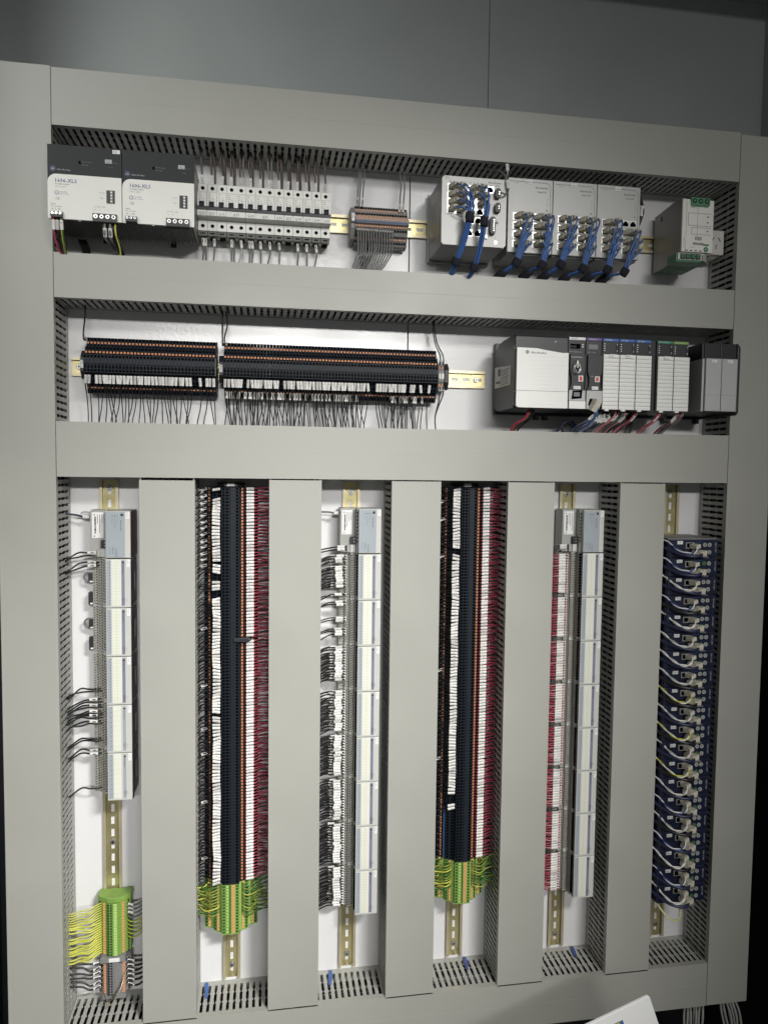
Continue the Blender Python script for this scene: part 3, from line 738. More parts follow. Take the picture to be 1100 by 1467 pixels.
# ------------------------------------------------------------------ surge box and power socket (top row, right)
t = thing('power_module', 'deep metal power module with white front and green connectors, right in the top row', 'power supply', (602, 0, 512))
m = M(); m.poly([(-10, 0), (-10, 115), (-95, 122), (-111, 118), (-111, 12), (-70, 2), (-40, 0)], 'x', 0, 64, 'surge_metal')
for (y, z) in ((-25, 20), (-30, 108), (-70, 96), (-50, 60), (-80, 30), (-96, 108), (-94, 26)): m.cyl((0, y, z), 1.9, 'x', -0.8, 'steel_dull', 10)
m.box(-0.3, 0, -40, -36, 98, 108, 'black_hole')
m.build('housing', t, bevel=1.0)
m = M()
for i in range(9): m.box(4+6.6*i, 7.6+6.6*i, -100, -16, -0.6, 3, 'surge_green')
m.build('vent_grille', t)
m = M(); m.poly([(0, 16), (64, 16), (66, 20), (66, 117), (56, 117), (54, 108), (17, 108), (15, 117), (0, 117)], 'y', -115, -111, 'psu_light')
for a in ((12, 62, 90.5), (12, 62, 66.5), (20, 62, 63), (20, 62, 50)): m.box(a[0], a[1], -115.25, -115, a[2], a[2]+0.7, 'print_grey')
m.box(12, 12.7, -115.25, -115, 66.5, 91, 'print_grey'); m.box(20, 20.7, -115.25, -115, 50, 63.5, 'print_grey'); m.box(32, 32.5, -115.2, -115, 46, 100, 'print_grey')
m.box(8, 8.6, -115.2, -115, 48, 112, 'print_grey'); m.poly([(8, 48), (8.6, 48), (5, 42), (4.4, 42)], 'y', -115.2, -115, 'print_grey'); m.box(4.4, 5, -115.2, -115, 24, 42, 'print_grey')
for z in (85, 74, 57): m.cyl((54, -115, z), 1.6, 'y', -0.3, 'print_black', 10)
for i in range(5): m.box(28+3*i, 30+3*i, -115.25, -115, 39, 46, 'print_grey')
m.text('QUINT POWER', 6.5, -115.2, 40, 3.4, 'print_grey', down=True); m.text('INPUT DC', 18, -115.2, 100, 3.2, 'print_grey'); m.text('DC OK', 57, -115.2, 84, 2.6, 'print_grey')
m.box(24, 46, -115.25, -115, 30, 34.5, 'print_grey'); m.text('OUTPUT', 25.5, -115.4, 30.8, 4, 'psu_light'); m.text('24V DC', 18, -115.2, 23.5, 3, 'print_grey')
for i in range(4): m.box(8+10*i, 13+10*i, -115.25, -115, 17.5, 19.5, 'print_black')
m.cyl((52, -115, 22), 5.2, 'y', -0.6, 'surge_green', 12); m.cyl((52, -115.6, 22), 2.2, 'y', -0.3, 'steel', 8); m.box(46, 58, -115.3, -115, 29, 32.5, 'surge_green')
m.build('front_panel', t, bevel=0.5)
m = M(); m.box(16, 56, -118, -100, 106, 120, 'surge_green')
for i in range(3): m.cyl((23+13*i, -118, 113.5), 4.6, 'y', -0.4, 'black_hole', 14); m.cyl((23+13*i, -118.4, 113.5), 2.8, 'y', -0.3, 'surge_green', 10)
for i in range(3): m.box(17+13*i, 28+13*i, -117.5, -115, 103.5, 106, 'surge_green')
m.build('connector', t, bevel=0.5)
m = M(); m.box(-9, 56, -112, -80, -3, 13, 'surge_green'); m.box(-7, 50, -115, -112, 0, 13, 'flex_grey')
for i in range(4): m.box(-2+11*i, 7+11*i, -117.5, -115, 1.5, 11.5, 'tb_green_dark'); m.cyl((2.5+11*i, -117.5, 7), 3.2, 'y', -0.4, 'surge_green', 10); m.box(0+11*i, 5+11*i, -118.1, -117.9, 6.6, 7.4, 'black_hole')
m.box(44, 52, -118, -115, -2, 10, 'steel_dull')
m.build('connector', t, bevel=0.5)
t = thing('power_outlet', 'white square three slot mains socket on the rail beside the power module', 'power outlet', (671, 0, 541))
m = M(); m.box(0, 60, -58, -8, 3, 52, 'socket_white'); m.poly([(-14, -1), (-42, -1), (-52, 3.1), (-14, 3.1)], 'x', 8, 52, 'socket_white'); m.build('body', t, bevel=1.2)
m = M(); m.poly([(37, 38), (38.2, 37.4), (33.2, 29.4), (32, 30)], 'y', -58.5, -58, 'black_hole'); m.poly([(46, 37.4), (47.2, 38), (52.2, 30), (51, 29.4)], 'y', -58.5, -58, 'black_hole'); m.box(41.4, 42.8, -58.5, -58, 14, 23, 'black_hole'); m.build('outlet_slots', t)
m = M(); m.poly([(-20, 0), (-20, 14), (-34, 8), (-34, 0)], 'x', 0, 16, 'black_plastic'); o = m.build('cable_clamp', loc=(640, -40, 640)); tag(o, 'small black clamp under the top duct above the power module', 'clamp')

# ------------------------------------------------------------------ black multi-level terminal blocks
PB = 6.12
def block_mesh(body='black_block', dk='black_hole', lever='orange', kind='feed'):
    m = M(); w0, w1 = 0.28, PB-0.28
    prof = [(-8, -44), (-8, 44), (-16, 51), (-31, 51), (-37.5, 33), (-45, 33), (-53.5, 17), (-62, 16), (-62, -16), (-53.5, -17), (-45, -33), (-37.5, -33), (-31, -51), (-16, -51)]
    m.poly(prof, 'x', w0, w1, body)
    def spot(z, h, mk, a=1.25, b=4.87, lift=0.7):
        az = abs(z); y = (-31-(51-az)/18*6.5) if az > 33 else ((-45-(33-az)/16*8.5) if az > 17 else -62)
        m.box(a, b, y-lift, y+2, z-h/2, z+h/2, mk)
    if kind == 'earth':
        for s in (1, -1):
            spot(s*47.4, 4.2, dk, 1.0, 5.1); spot(s*41.2, 6.2, 'tb_amber', 0.5, 5.6); spot(s*35.6, 1.8, 'tb_lime', 0.5, 5.6)
            spot(s*29.6, 4.2, dk, 1.0, 5.1); spot(s*23.0, 6.4, 'tb_amber', 0.5, 5.6); spot(s*18.2, 1.4, 'tb_lime', 0.5, 5.6)
        spot(12.6, 4.2, dk, 1.2, 4.9, 0.3); spot(5.2, 7.0, 'tb_amber', 0.4, 5.7, 0.5); spot(-0.6, 2.2, dk, 0.4, 5.7, 0.3)
        spot(-6, 3.2, 'tb_lime', 1.2, 4.9, 0.5); spot(-12.6, 4.2, dk, 1.2, 4.9, 0.3)
        return m
    for s in (1, -1):
        spot(s*47.0, 4.6, dk); spot(s*41.0, 3.4 if s > 0 else 2.4, lever, lift=1.0); spot(s*36.0, 2.6, dk)
        spot(s*28.8, 4.4, dk); spot(s*21.6, 3.4, lever if s > 0 else dk, lift=1.0); spot(s*18.8, 1.8, dk)
    spot(12.6, 4.6, dk, 1.1, 5.0, 0.25); spot(-12.6, 4.4, dk, 0.8, 5.3, 0.25); spot(-6.2, 5.0, dk, 1.0, 5.1, 0.25); spot(-1.6, 1.8, dk, 1.6, 4.5, 0.25)
    m.box(0, w0+0.02, -62.4, -60, 1.0, 1.8, body); m.box(w0, w1, -63.4, -62, 0.2, 7.6, body)
    return m
def end_bracket_mesh():
    m = M(); m.poly([(-8, -24), (-8, 24), (-34, 26), (-46, 12), (-46, -12), (-34, -26)], 'x', 0, 8, 'black_plastic'); return m
def strip(label, loc, n, rot=None, group='long black terminal strips', body='black_block', dk='black_hole', lever='orange', kind='feed', pitch=PB, bracket=True):
    t = thing('terminal_strip', label, 'terminal strip', loc, group, rot)
    o = block_mesh(body, dk, lever, kind).build('terminal_block', t)
    for i in range(1, n): inst(o, t, (pitch*i, 0, 0))
    m = M(); m.poly([(-8, -44), (-8, 44), (-16, 51.3), (-31.3, 51.3), (-37.8, 33.3), (-45.3, 33.3), (-53.8, 17.3), (-62.3, 16.3), (-62.3, -16.3), (-53.8, -17.3), (-45.3, -33.3), (-37.8, -33.3), (-31.3, -51.3), (-16, -51.3)], 'x', pitch*n, pitch*n+2.2, body if kind != 'feed' else 'black_plastic'); m.build('end_cover', t)
    if bracket:
        end_bracket_mesh().build('end_bracket', t, loc=(-9, 0, 0), bevel=0.8)
        m = M(); m.box(1, 7, -47.6, -46, -7, 7, 'label_white')
        m.text('X12', 2.4, -47.8, 5.6, 3.6, 'print_grey', down=True); m.build('strip_label', t, loc=(-9, 0, 0))
    return t
Z2 = 278.2
strip('black terminal strip with orange levers, left one of the two in the second row', (-528.5, 0, Z2), 38)
strip('longer horizontal black terminal strip with orange levers, right one in the second row', (-281, 0, Z2), 67)
RV = (0, math.radians(90), 0)
strip('black vertical terminal strip with red wires in the second column', (-268, 0, 55), 126, RV)
strip('black vertical terminal strip with red wires in the fourth column', (197.7, 0, 58), 125, RV)
strip('yellow green earth terminal block group under the black strip of the second column', (-268, 0, 55-126*PB-3), 16, RV, 'green earth terminal groups', 'tb_green', 'tb_green_dark', 'orange_pale', 'earth', bracket=False)
strip('yellow green earth terminal block group under the black strip of the fourth column', (197.7, 0, 58-125*PB-3), 14, RV, 'green earth terminal groups', 'tb_green', 'tb_green_dark', 'orange_pale', 'earth', bracket=False)
# small grey end terminals right of the long strip
t = thing('terminal_block', 'small grey feed terminal pair at the right end of the long black strip', 'terminal block', (134, 0, Z2))
for i in range(2):
    m = M(); m.poly([(-8, -26), (-8, 26), (-34, 24), (-44, 10), (-44, -10), (-34, -24)], 'x', 6*i, 6*i+5.4, 'tb_grey')
    for z in (17, -17): m.box(6*i+1, 6*i+4.6, -40.5, -38, z-2.2, z+2.2, 'orange'); m.box(6*i+1.2, 6*i+4.4, -38, -33, z*1.25-2, z*1.25+2, 'black_hole')
    m.box(6*i+.5, 6*i+5, -45, -44, -5, 5, 'label_white'); m.build('terminal_block', t)
end_bracket_mesh().build('end_bracket', t, loc=(13, 0, 0))
for i in range(2):
    wire('black wire dropping from the duct to the grey end terminals of the long strip', 'wire', 'wires above the grey end terminals', [(137+6*i, -34, Z2+19), (137+6*i, -46, Z2+24), (136+6*i, -46, Z2+40), (128+4*i, -36, Z2+66), (122+i*3, -40, Z2+100), (126, -44, Z2+122)], 1.3, 'wire_black', (6, 14), sr=2.3)
    wire('black wire hanging under the grey end terminals of the long strip', 'wire', 'wires under the grey end terminals', [(137+6*i, -34, Z2-19), (137+6*i, -46, Z2-23), (137+6*i, -46, Z2-38), (133+2*i, -44, Z2-60), (127, -50, Z2-85), (130, -54, Z2-122)], 1.3, 'wire_black', (5, 15), sr=2.3)
for (x, z2, s_) in ((-530, 400, 1), (-283, 398, 1), (-279, 398, 1)):
    wire('long black wire from the duct to the top corner of a black terminal strip', 'wire', 'wires above the ends of the black strips', [(x+3, -36, Z2+46-(10 if x > -300 else 0)*0), (x, -46, Z2+44), (x, -50, Z2+58) , (x+(4 if x == -279 else -1), -34, Z2+85), (x+R(-1, 3), -38, z2), (x+2, -38, z2+14)], 1.4, 'wire_black', (3, 15), sr=2.2)
# sleeved wires below the two black strips of the second row
GA = 'black wires under the left black strip of the second row'
GB = 'black wires of the front layer under the long black strip'
GC = 'black wires of the lower layer under the long black strip'
for i in range(38):
    if i in (2, 31, 32, 34): continue
    x = -528.5+PB*(i+0.5)+R(-.6, .6); tx = R(-1.5, 1.5); e = R(-7, 9)
    wire('thin sleeved black wire under the left black strip of the second row', 'wire', GA,
         [(x, -50, Z2-18), (x, -57, Z2-20.5), (x+tx, -56.5, Z2-30), (x+tx*1.4, -54, Z2-42), (x+tx*1.5, -44, Z2-56), (x+tx+e*.4, -42, Z2-78), (x+e, -48, Z2-100), (x+e*1.2, -52, Z2-122)], 1.05, 'wire_black', (7.5, 15.5), 'black_wire', sr=2.3)
for i in range(67):
    if i in (6, 17, 45, 46, 57, 60, 62, 63, 65, 66): continue
    x = -281+PB*(i+0.5)+R(-.6, .6); tx = R(-1.6, 1.6); e = R(-7, 8)
    wire('thin sleeved black wire in the upper layer under the long black strip', 'wire', GB,
         [(x, -50, Z2-18), (x, -57, Z2-20.5), (x+tx, -56.5, Z2-30), (x+tx*1.4, -54, Z2-42), (x+tx*1.5, -45, Z2-56), (x+tx+e*.4, -43, Z2-78), (x+e, -50, Z2-100), (x+e*1.2, -54, Z2-122)], 1.05, 'wire_black', (7.5, 15.5), 'black_wire', sr=2.3)
for i in range(67):
    if i % 7 == 5 or 42 <= i <= 51 or i in (3, 24, 58) or i > 62: continue
    x = -281+PB*(i+0.5)+R(-.6, .6); tx = R(-2.4, 2.4); e = R(-6, 6)
    wire('thin sleeved black wire in the lower layer under the long black strip', 'wire', GC,
         [(x, -31, Z2-39), (x, -42, Z2-45), (x+tx, -42, Z2-62), (x+tx*1.2, -38, Z2-74), (x+e, -42, Z2-100), (x+e, -48, Z2-122)], 1.05, 'wire_black', (9, 14.5), 'black_wire', sr=2.25)

# ------------------------------------------------------------------ controller rack
t = thing('controller_chassis', 'black backplane chassis carrying the controller modules, right half of the second row', 'chassis', (256, 0, 208))
m = M(); m.box(4, 464, -16, -4, 0, 144, 'plc_black'); m.box(0, 464, -120, -16, 140.5, 144, 'plc_black') if False else None
for x in (90, 110, 250, 378, 452): m.box(x, x+10, -14, -4, -9, 0, 'black_plastic'); m.screw(x+5, -14, -3, 3, 'steel_dull', hole=False)
m.build('backplane', t, bevel=1)
t = thing('controller_power_supply', 'large black power supply with a white ridged door at the left end of the rack', 'power supply', (257, 0, 211))
m = M(); m.poly([(-16, 22), (-14, 60), (-16, 106), (-21, 118), (-31, 127), (-46, 133), (-70, 137), (-138, 137), (-142, 133), (-142, 8), (-134, 0), (-42, 0), (-28, 4), (-20, 11)], 'x', 0, 104.5, 'plc_black'); m.build('housing', t, bevel=1.5)
m = M()
zb = [(2, 4), (6, 1), (103.5, 1), (103.5, 105), (92, 104.5), (60, 108.5), (40, 111.5), (2, 112)]
m.poly(zb, 'y', -147, -142, 'plc_white')
for i in range(9): m.box(28, 101, -147.45, -147, 96.5-7.4*i, 97.5-7.4*i, 'plc_white')
for i in range(3): m.box(28, 101, -147.45, -147, 23-7.6*i, 24-7.6*i, 'plc_white')
m.box(2.2, 103.3, -147.15, -147, 32, 32.7, 'print_grey')
m.build('door', t, bevel=1.2)
m = M(); m.cyl((22, -147.3, 104), 3.4, 'y', -0.3, 'print_grey', 18); m.text('AB', 20.0, -147.75, 102.6, 3.2, 'plc_white'); m.build('logo', t); m = M(); m.text('Allen-Bradley', 28.5, -147.4, 101.5, 5.6, 'print_black')
m.build('lettering', t)
m = M(); m.cyl((79, -142.2, 126), 1.6, 'y', -0.3, 'print_light', 10); m.build('logo', t); m = M(); m.text('Allen-Bradley', 83, -142.4, 124.7, 3.2, 'print_grey'); m.build('lettering', t)
for z in (112, 8, 32): 
    m = M(); m.box(-2.2, 0.2, -141, -136, z-3, z+1.5, 'black_plastic'); m.build('door_hinge', t)
m = M(); m.poly([(-24, 48), (-118, 46), (-118, 82), (-24, 90)], 'x', -0.7, 0.3, 'label_white')
for i in range(7): m.box(-0.9, -0.7, -112+R(0, 8), -62+R(0, 20), 50+4.5*i, 51.4+4.5*i, 'print_grey')
m.box(-0.95, -0.7, -60, -44, 70, 84, 'print_grey'); m.box(-0.95, -0.7, -56, -30, 56, 60, 'print_grey')
m.build('rating_plate', t)
def ridged_door(m, x0, x1, z0, z1, y, n, mk='plc_white', tab=True):
    h = (z1-z0)/n
    for i in range(n):
        a = z0+h*i; m.poly([(y+3, a+0.15), (y-0.6, a+0.25), (y-1.1, a+h*0.5), (y-0.9, a+h-0.35), (y+3, a+h-0.25)], 'x', x0, x1, mk)
    if tab: m.box(x0+5, x0+13, y-1, y+4, z0-3, z0, mk)
def module(name, label, x, w_, strip_m, text, kind, sticker=None, n=14):
    t = thing(name, label, 'controller module', (x, 0, 211), 'controller modules in the rack')
    m = M(); m.box(0.3, w_-0.3, -139, -16, 2, 136.5, 'plc_black'); m.build('housing', t, bevel=0.8)
    if strip_m:
        m = M(); m.box(1.2, w_-1.2, -140.6, -139, 131.2, 136.2, strip_m); m.text(text, 4, -140.9, 132.3, 3.6, 'print_black' if strip_m == 'strip_white' else 'label_white'); m.build('colour_strip', t)
    if kind == 'io':
        m = M()
        for i in range(4): m.box(4, 6, -139.4, -139, 113+4.2*i, 114.6+4.2*i, 'label_white')
        m.box(28, 31, -140.5, -139, 112, 127, 'black_plastic'); m.box(28.6, 30.4, -140.9, -140.5, 124, 127, 'print_light'); m.box(28.6, 30.4, -140.9, -140.5, 112, 115, 'print_light'); m.build('status_lights', t)
        m = M(); ridged_door(m, 0.8, w_-1.0, 1.5, 106, -144, n); m.build('door', t)
        if sticker: m = M(); m.box(12, 26, -146.6, -145.4, 100, 106, 'label_white'); m.text(sticker, 13, -146.8, 101.4, 3.4, 'print_grey'); m.build('sticker', t)
    if kind == 'cpu':
        m = M(); m.box(4, 24, -139.6, -139, 115, 124, 'black_hole'); m.text('RUN', 5, -139.8, 117.4, 5, 'print_grey')
        for z in (118, 122): m.box(27.5, 30.5, -139.5, -139, z, z+2, 'label_white')
        m.text('RUN FORCE SD OK', 3, -139.4, 108, 2.7, 'print_light'); m.build('display', t)
        m = M(); m.poly([(1.5, 36), (6, 46), (6, 60), (2.5, 72), (2.5, 104), (33, 104), (33, 72), (29, 60), (29, 46), (33, 36)], 'y', -145, -139, 'plc_black')
        m.text('RUN REM PROG', 3.5, -145.2, 97, 3.2, 'label_white')
        m.build('face_plate', t, bevel=0.6)
        m = M(); m.cyl((14, -145, 84), 8.5, 'y', -1.5, 'black_plastic', 20); m.cyl((14, -146.5, 84), 7.0, 'y', -1.2, 'plc_black', 20); m.box(12.6, 15.4, -153, -147, 77, 91, 'steel_dull')
        m.build('key_switch', t, rot=None)
        m = M(); m.tube([(13+7.5*math.cos(a), -153.5, 75+7.5*math.sin(a)) for a in [2*math.pi*i/18 for i in range(19)]], 0.7, 'steel', 6)
        m.tube([(14+5*math.cos(a), -152.5, 78+9*math.sin(a)) for a in [2*math.pi*i/18 for i in range(19)]], 0.6, 'steel', 6); m.build('key_ring', t)
        m = M(); m.box(19, 28, -147, -145, 52.5, 63.5, 'label_white'); m.box(21, 26, -147.5, -147, 54, 62, 'usb_red'); m.build('usb_port', t)
        m = M(); m.box(10, 24, -146, -145, 38, 44, 'label_white'); m.text('CPU01', 11, -146.2, 39.4, 3.4, 'print_grey'); m.build('sticker', t)
        m = M(); m.box(1, 34, -146, -139, 16, 36, 'plc_grey'); m.box(1, 34, -148, -139, 1, 15.5, 'plc_white'); m.build('lower_cover', t, bevel=0.8)
        m = M(); m.poly([(6, 19), (26, 21), (27.5, 36), (8, 35)], 'y', -147, -145.8, 'black_hole'); m.box(10, 22, -147.5, -147, 24, 32, 'print_grey'); m.build('network_port', t)
    if kind == 'comm':
        m = M(); m.box(5, 24, -139.6, -139, 115, 124, 'print_grey'); m.text('NET  ST OK', 4, -139.4, 108, 3.0, 'print_light'); m.build('display', t)
        m = M(); m.poly([(1.5, 36), (6, 46), (6, 60), (2.5, 72), (2.5, 104), (32, 104), (32, 72), (28, 60), (28, 46), (32, 36)], 'y', -145, -139, 'plc_black'); m.text('USB', 8, -145.2, 62, 3.2, 'print_light'); m.build('face_plate', t, bevel=0.6)
        m = M(); m.box(16.5, 26, -147, -145, 52.5, 63, 'label_white'); m.box(18.7, 23.8, -147.5, -147, 54, 61.5, 'usb_red'); m.build('usb_port', t)
        m = M(); m.box(11, 24, -146, -145, 38, 44, 'label_white'); m.text('EN201', 12, -146.2, 39.4, 3.4, 'print_grey'); m.build('sticker', t)
        m = M(); m.poly([(0.5, 1), (26, 1), (32, 14), (33, 36), (0.5, 36)], 'y', -147, -139, 'plc_grey'); m.build('lower_cover', t, bevel=0.8)
        m = M(); m.poly([(4, 8), (20, 5), (21, 20), (7, 21)], 'y', -148, -147, 'black_hole'); m.build('network_port', t)
    if kind == 'io2':
        m = M(); m.box(0.6, w_-0.8, -144, -139, 4, 106, 'plc_grey'); m.box(0.6, w_-0.8, -144.2, -144, 35, 35.5, 'print_grey'); m.box(0.6, w_-0.8, -144.2, -144, 69, 69.4, 'plc_grey'); m.build('door', t, bevel=0.8)
        m = M(); m.box(11, 23, -145.2, -144.2, 98, 103.5, 'label_white'); m.text(text, 12, -145.4, 99.2, 3.4, 'print_grey'); m.build('sticker', t)
    return t
module('processor_module', 'processor module with key switch and red port beside the rack power supply', 362.5, 35, 'strip_white', '1756-L75', 'cpu')
module('communication_module', 'black communication module with a purple top strip and a red service port', 398, 32.5, 'strip_purple', '1756-EN2T', 'comm')
IO = [(431.2, 33.6, 'strip_blue', '1756-IB32', 'DI01', 'input module with a blue top strip, leftmost of the three blue ones'),
      (464.8, 33.6, 'strip_blue', '1756-IB32', 'DI02', 'input module with a blue top strip, middle of the three blue ones'),
      (498.4, 32.8, 'strip_blue', '1756-IB32', None, 'input module with a blue top strip, rightmost blue one, without a sticker'),
      (543.5, 33.6, 'strip_green', 'DC OUTPUT', 'DO01', 'output module with a dark green top strip and a white sticker'),
      (577.1, 33.6, 'strip_olive', 'DC OUTPUT', None, 'output module with an olive green top strip beside the empty slot')]
for x, w_, sm_, tx, st, lb in IO: module('io_module', lb, x, w_, sm_, tx, 'io', st)
t = thing('slot_filler', 'narrow black filler between the blue and green module groups', 'slot filler', (531.4, 0, 211)); m = M(); m.box(0.3, 11.7, -136, -16, 0, 136.5, 'plc_black'); m.build('filler_panel', t, bevel=0.8)
module('redundancy_module', 'grey fronted module with a black top, left one of the last two in the rack', 645.5, 34, None, 'RM01', 'io2')
module('redundancy_module', 'grey fronted module with a black top, last one at the right end of the rack', 679.5, 34, None, 'RM02', 'io2')
t = thing('end_cap', 'black rounded end cap at the right end of the controller rack', 'end cap', (714, 0, 208)); m = M(); m.poly([(-16, 0), (-16, 141), (-134, 141), (-142, 133), (-142, 6), (-136, 0)], 'x', 0, 6.5, 'plc_black'); m.build('side_panel', t, bevel=1.5)
t = thing('module_case', 'grey side case of the last two modules facing the empty slot', 'module case', (640.5, 0, 211)); m = M(); m.box(0, 4.6, -140, -18, 3, 106, 'plc_grey'); m.box(0, 4.6, -138, -18, 106.2, 136.5, 'plc_black'); m.build('side_panel', t, bevel=1)
# rack wiring
for i, (c, dx) in enumerate((('wire_red', 0), ('wire_red', 3.5), ('wire_black', 8), ('wire_green', 5), ('wire_black', 14))):
    wire('%s power wire under the rack power supply' % {'wire_red': 'red', 'wire_black': 'black', 'wire_green': 'green'}[c], 'wire', 'power wires under the rack power supply',
         [(296+dx*0.7, -110, 214), (295+dx*0.8, -114, 205), (288+dx, -105, 193), (277+dx*1.2, -90, 184), (274+dx, -76, 172), (274+dx, -70, 150)], 1.9, c)
wire('blue network cable with a clear plug under the communication module', 'network cable', None, [(413, -150, 226), (416, -158, 214), (414, -150, 196), (410, -128, 182), (404, -95, 172), (400, -70, 150)], 2.3, 'cable_blue')
m = M(); m.box(-5.5, 5.5, -8, 8, -12, 10, 'plug_clear'); o = m.build('cable_plug', loc=(412, -154, 219), rot=(0.3, 0.35, 0.2), bevel=0.8); tag(o, 'clear boot plug of the network cable at the communication module', 'plug')
for i in range(44):
    x = 412+i*1.1+R(-3, 3)
    c = rnd.choice(['wire_black', 'wire_black', 'wire_grey', 'wire_blue', 'wire_lightgrey'])
    s_ = rnd.random() < .55
    wire('black or grey wire in the tangle under the blue striped modules', 'wire', 'dark wires in the tangle under the blue striped modules',
         [(438+i*0.75+R(-3, 3), -100, 218), (430+i*0.8+R(-4, 4), -114, 202), (x+R(-4, 4)-6, -104, 186), (x-16+R(-6, 6), -90, 174), (x-22, -66, 152)], 1.25, c, (14+R(0, 14), 13) if s_ else None, sr=2.2)
for g, (xa_, n_) in enumerate(((471, 8), (486, 10), (510, 7), (560, 6), (600, 12))):
    for i in range(n_):
        c = rnd.choice(['wire_red', 'wire_pink', 'wire_grey', 'wire_grey' if g != 3 else 'wire_red', 'wire_black', 'wire_black'])
        sh = -26-R(0, 8)
        wire('%s wire hanging below the %s of the rack' % ({'wire_red': 'red', 'wire_pink': 'pink', 'wire_grey': 'grey', 'wire_black': 'black'}[c], 'right half' if g > 2 else 'blue striped modules'), 'wire', 'coloured wires under the right half of the rack',
             [(xa_+i*1.3, -118, 216), (xa_+i*1.3-2, -124, 206), (xa_+i*1.3+sh*.35, -114, 192), (xa_+i*1.3+sh*.75, -92, 178), (xa_+i+sh*1.1, -70, 150)], 1.2, c, (14+R(0, 10), 13) if rnd.random() < .3 else None, sr=2.1)
m = M(); m.tube(smooth_path([(0, 0, 0), (-14, -4, 5), (-26, -6, -2), (-22, -4, -12), (-4, 0, -14)]), 2.6, 'wire_black', 8); m.tube(smooth_path([(4, 0, 4), (-8, -6, 10), (-22, -8, 8), (-32, -6, -4), (-40, 0, -12)]), 2.4, 'cable_navy', 8)
o = m.build('cable_loop', loc=(408, -70, 182)); tag(o, 'dark cable loop lying under the communication module', 'cable')
for i in range(4):
    wire('black cable crossing under the empty slot of the rack', 'cable', 'black cables under the empty slot', [(536+i*3, -40, 212), (530+i*3, -60, 196), (522+i*4, -66, 180), (512+i*4, -66, 150)], 1.6, 'wire_black')

# ------------------------------------------------------------------ vertical input output columns
def adapter(xr, z, label):
    t = thing('bus_adapter', label, 'bus adapter', (xr, 0, z), 'blue grey bus adapters at the column tops')
    h = 87
    m = M(); m.box(-26, 4, -44, -8, -h, 0, 'flex_base'); m.box(4, 50, -62, -8, -h, 0, 'flex_base')
    for i in range(9): m.box(4.2, 7.8, -62.3, -62, -10-7*i, -6.6-7*i, 'black_hole')
    m.build('base', t, bevel=1.2)
    if xr < -400: m = M(); m.box(50.1, 51.0, -61.8, -8, -h+1, -0.6, 'dark_red'); m.box(50.6, 51.5, -73, -61.9, -h+1.3, -0.6, 'dark_red'); m.build('side_panel', t)
    m = M(); m.box(7.0, 50.5, -74, -62, -h+1.2, -0.5, 'flex_grey'); m.box(7.3, 41, -74.5, -74, -h+2, -1.5, 'flex_blue')
    m.build('front_cover', t, bevel=0.8)
    m = M(); y = -74.8; m.cyl((36, -74.5, -7), 2.7, 'y', -0.3, 'print_black', 14)
    m.text('Allen-Bradley', 33, y, -16, 3.6, 'print_black', down=True)
    for i, tx in enumerate(('I/O Status', 'Network Activity', 'Adapter')): m.cyl((28-4.4*i, -74.5, -9), 0.9, 'y', -0.3, 'print_black', 8); m.text(tx, 27-4.4*i, y, -12.5, 2.6, 'print_grey', down=True)
    m.text('1794-AENTR', 24.5, y, -68, 3.0, 'print_black', down=True); m.text('FLEX I/O', 18.5, y, -66, 3.4, 'print_black', down=True); m.text('24VDC INPUT', 13, y, -65, 2.4, 'print_grey', down=True)
    m.build('lettering', t)
    m = M(); m.box(-23, -2.5, -45, -44, -52, -4, 'label_white')
    for i in range(3): m.box(-13.5+4*i, -12.4+4*i, -45.3, -45, -R(22, 46), -8, 'print_grey')
    for i in range(16): m.box(-18.5, -15.5, -45.3, -45, -13-2*i-R(.2, 1), -12-2*i, 'print_black')
    for z_ in (-8, -48): m.poly([(-20, z_-1.5), (-17, z_-1.5), (-18.5, z_+1.5)], 'y', -45.3, -45, 'print_black')
    m.build('rating_label', t, bevel=0.8)
    m = M(); m.box(-6, 4.4, -52, -44, -70, -56, 'black_plastic'); 
    for i in range(2): m.cyl((1, -52, -60-6*i), 1.4, 'y', -0.4, 'steel', 8)
    m.build('power_connector', t)
    m = M(); m.box(-13, -6.5, -50, -44, -h, -72, 'flex_base'); m.box(-6, 3.8, -52, -44, -h, -71.5, 'flex_grey'); m.build('terminal_stub', t, bevel=0.6)
    m = M(); m.box(42.5, 49, -75.1, -74, -14, -1, 'label_white'); m.text('ET101', 44, -75.3, -2, 3.2, 'print_grey', down=True); m.build('sticker', t)
    return t
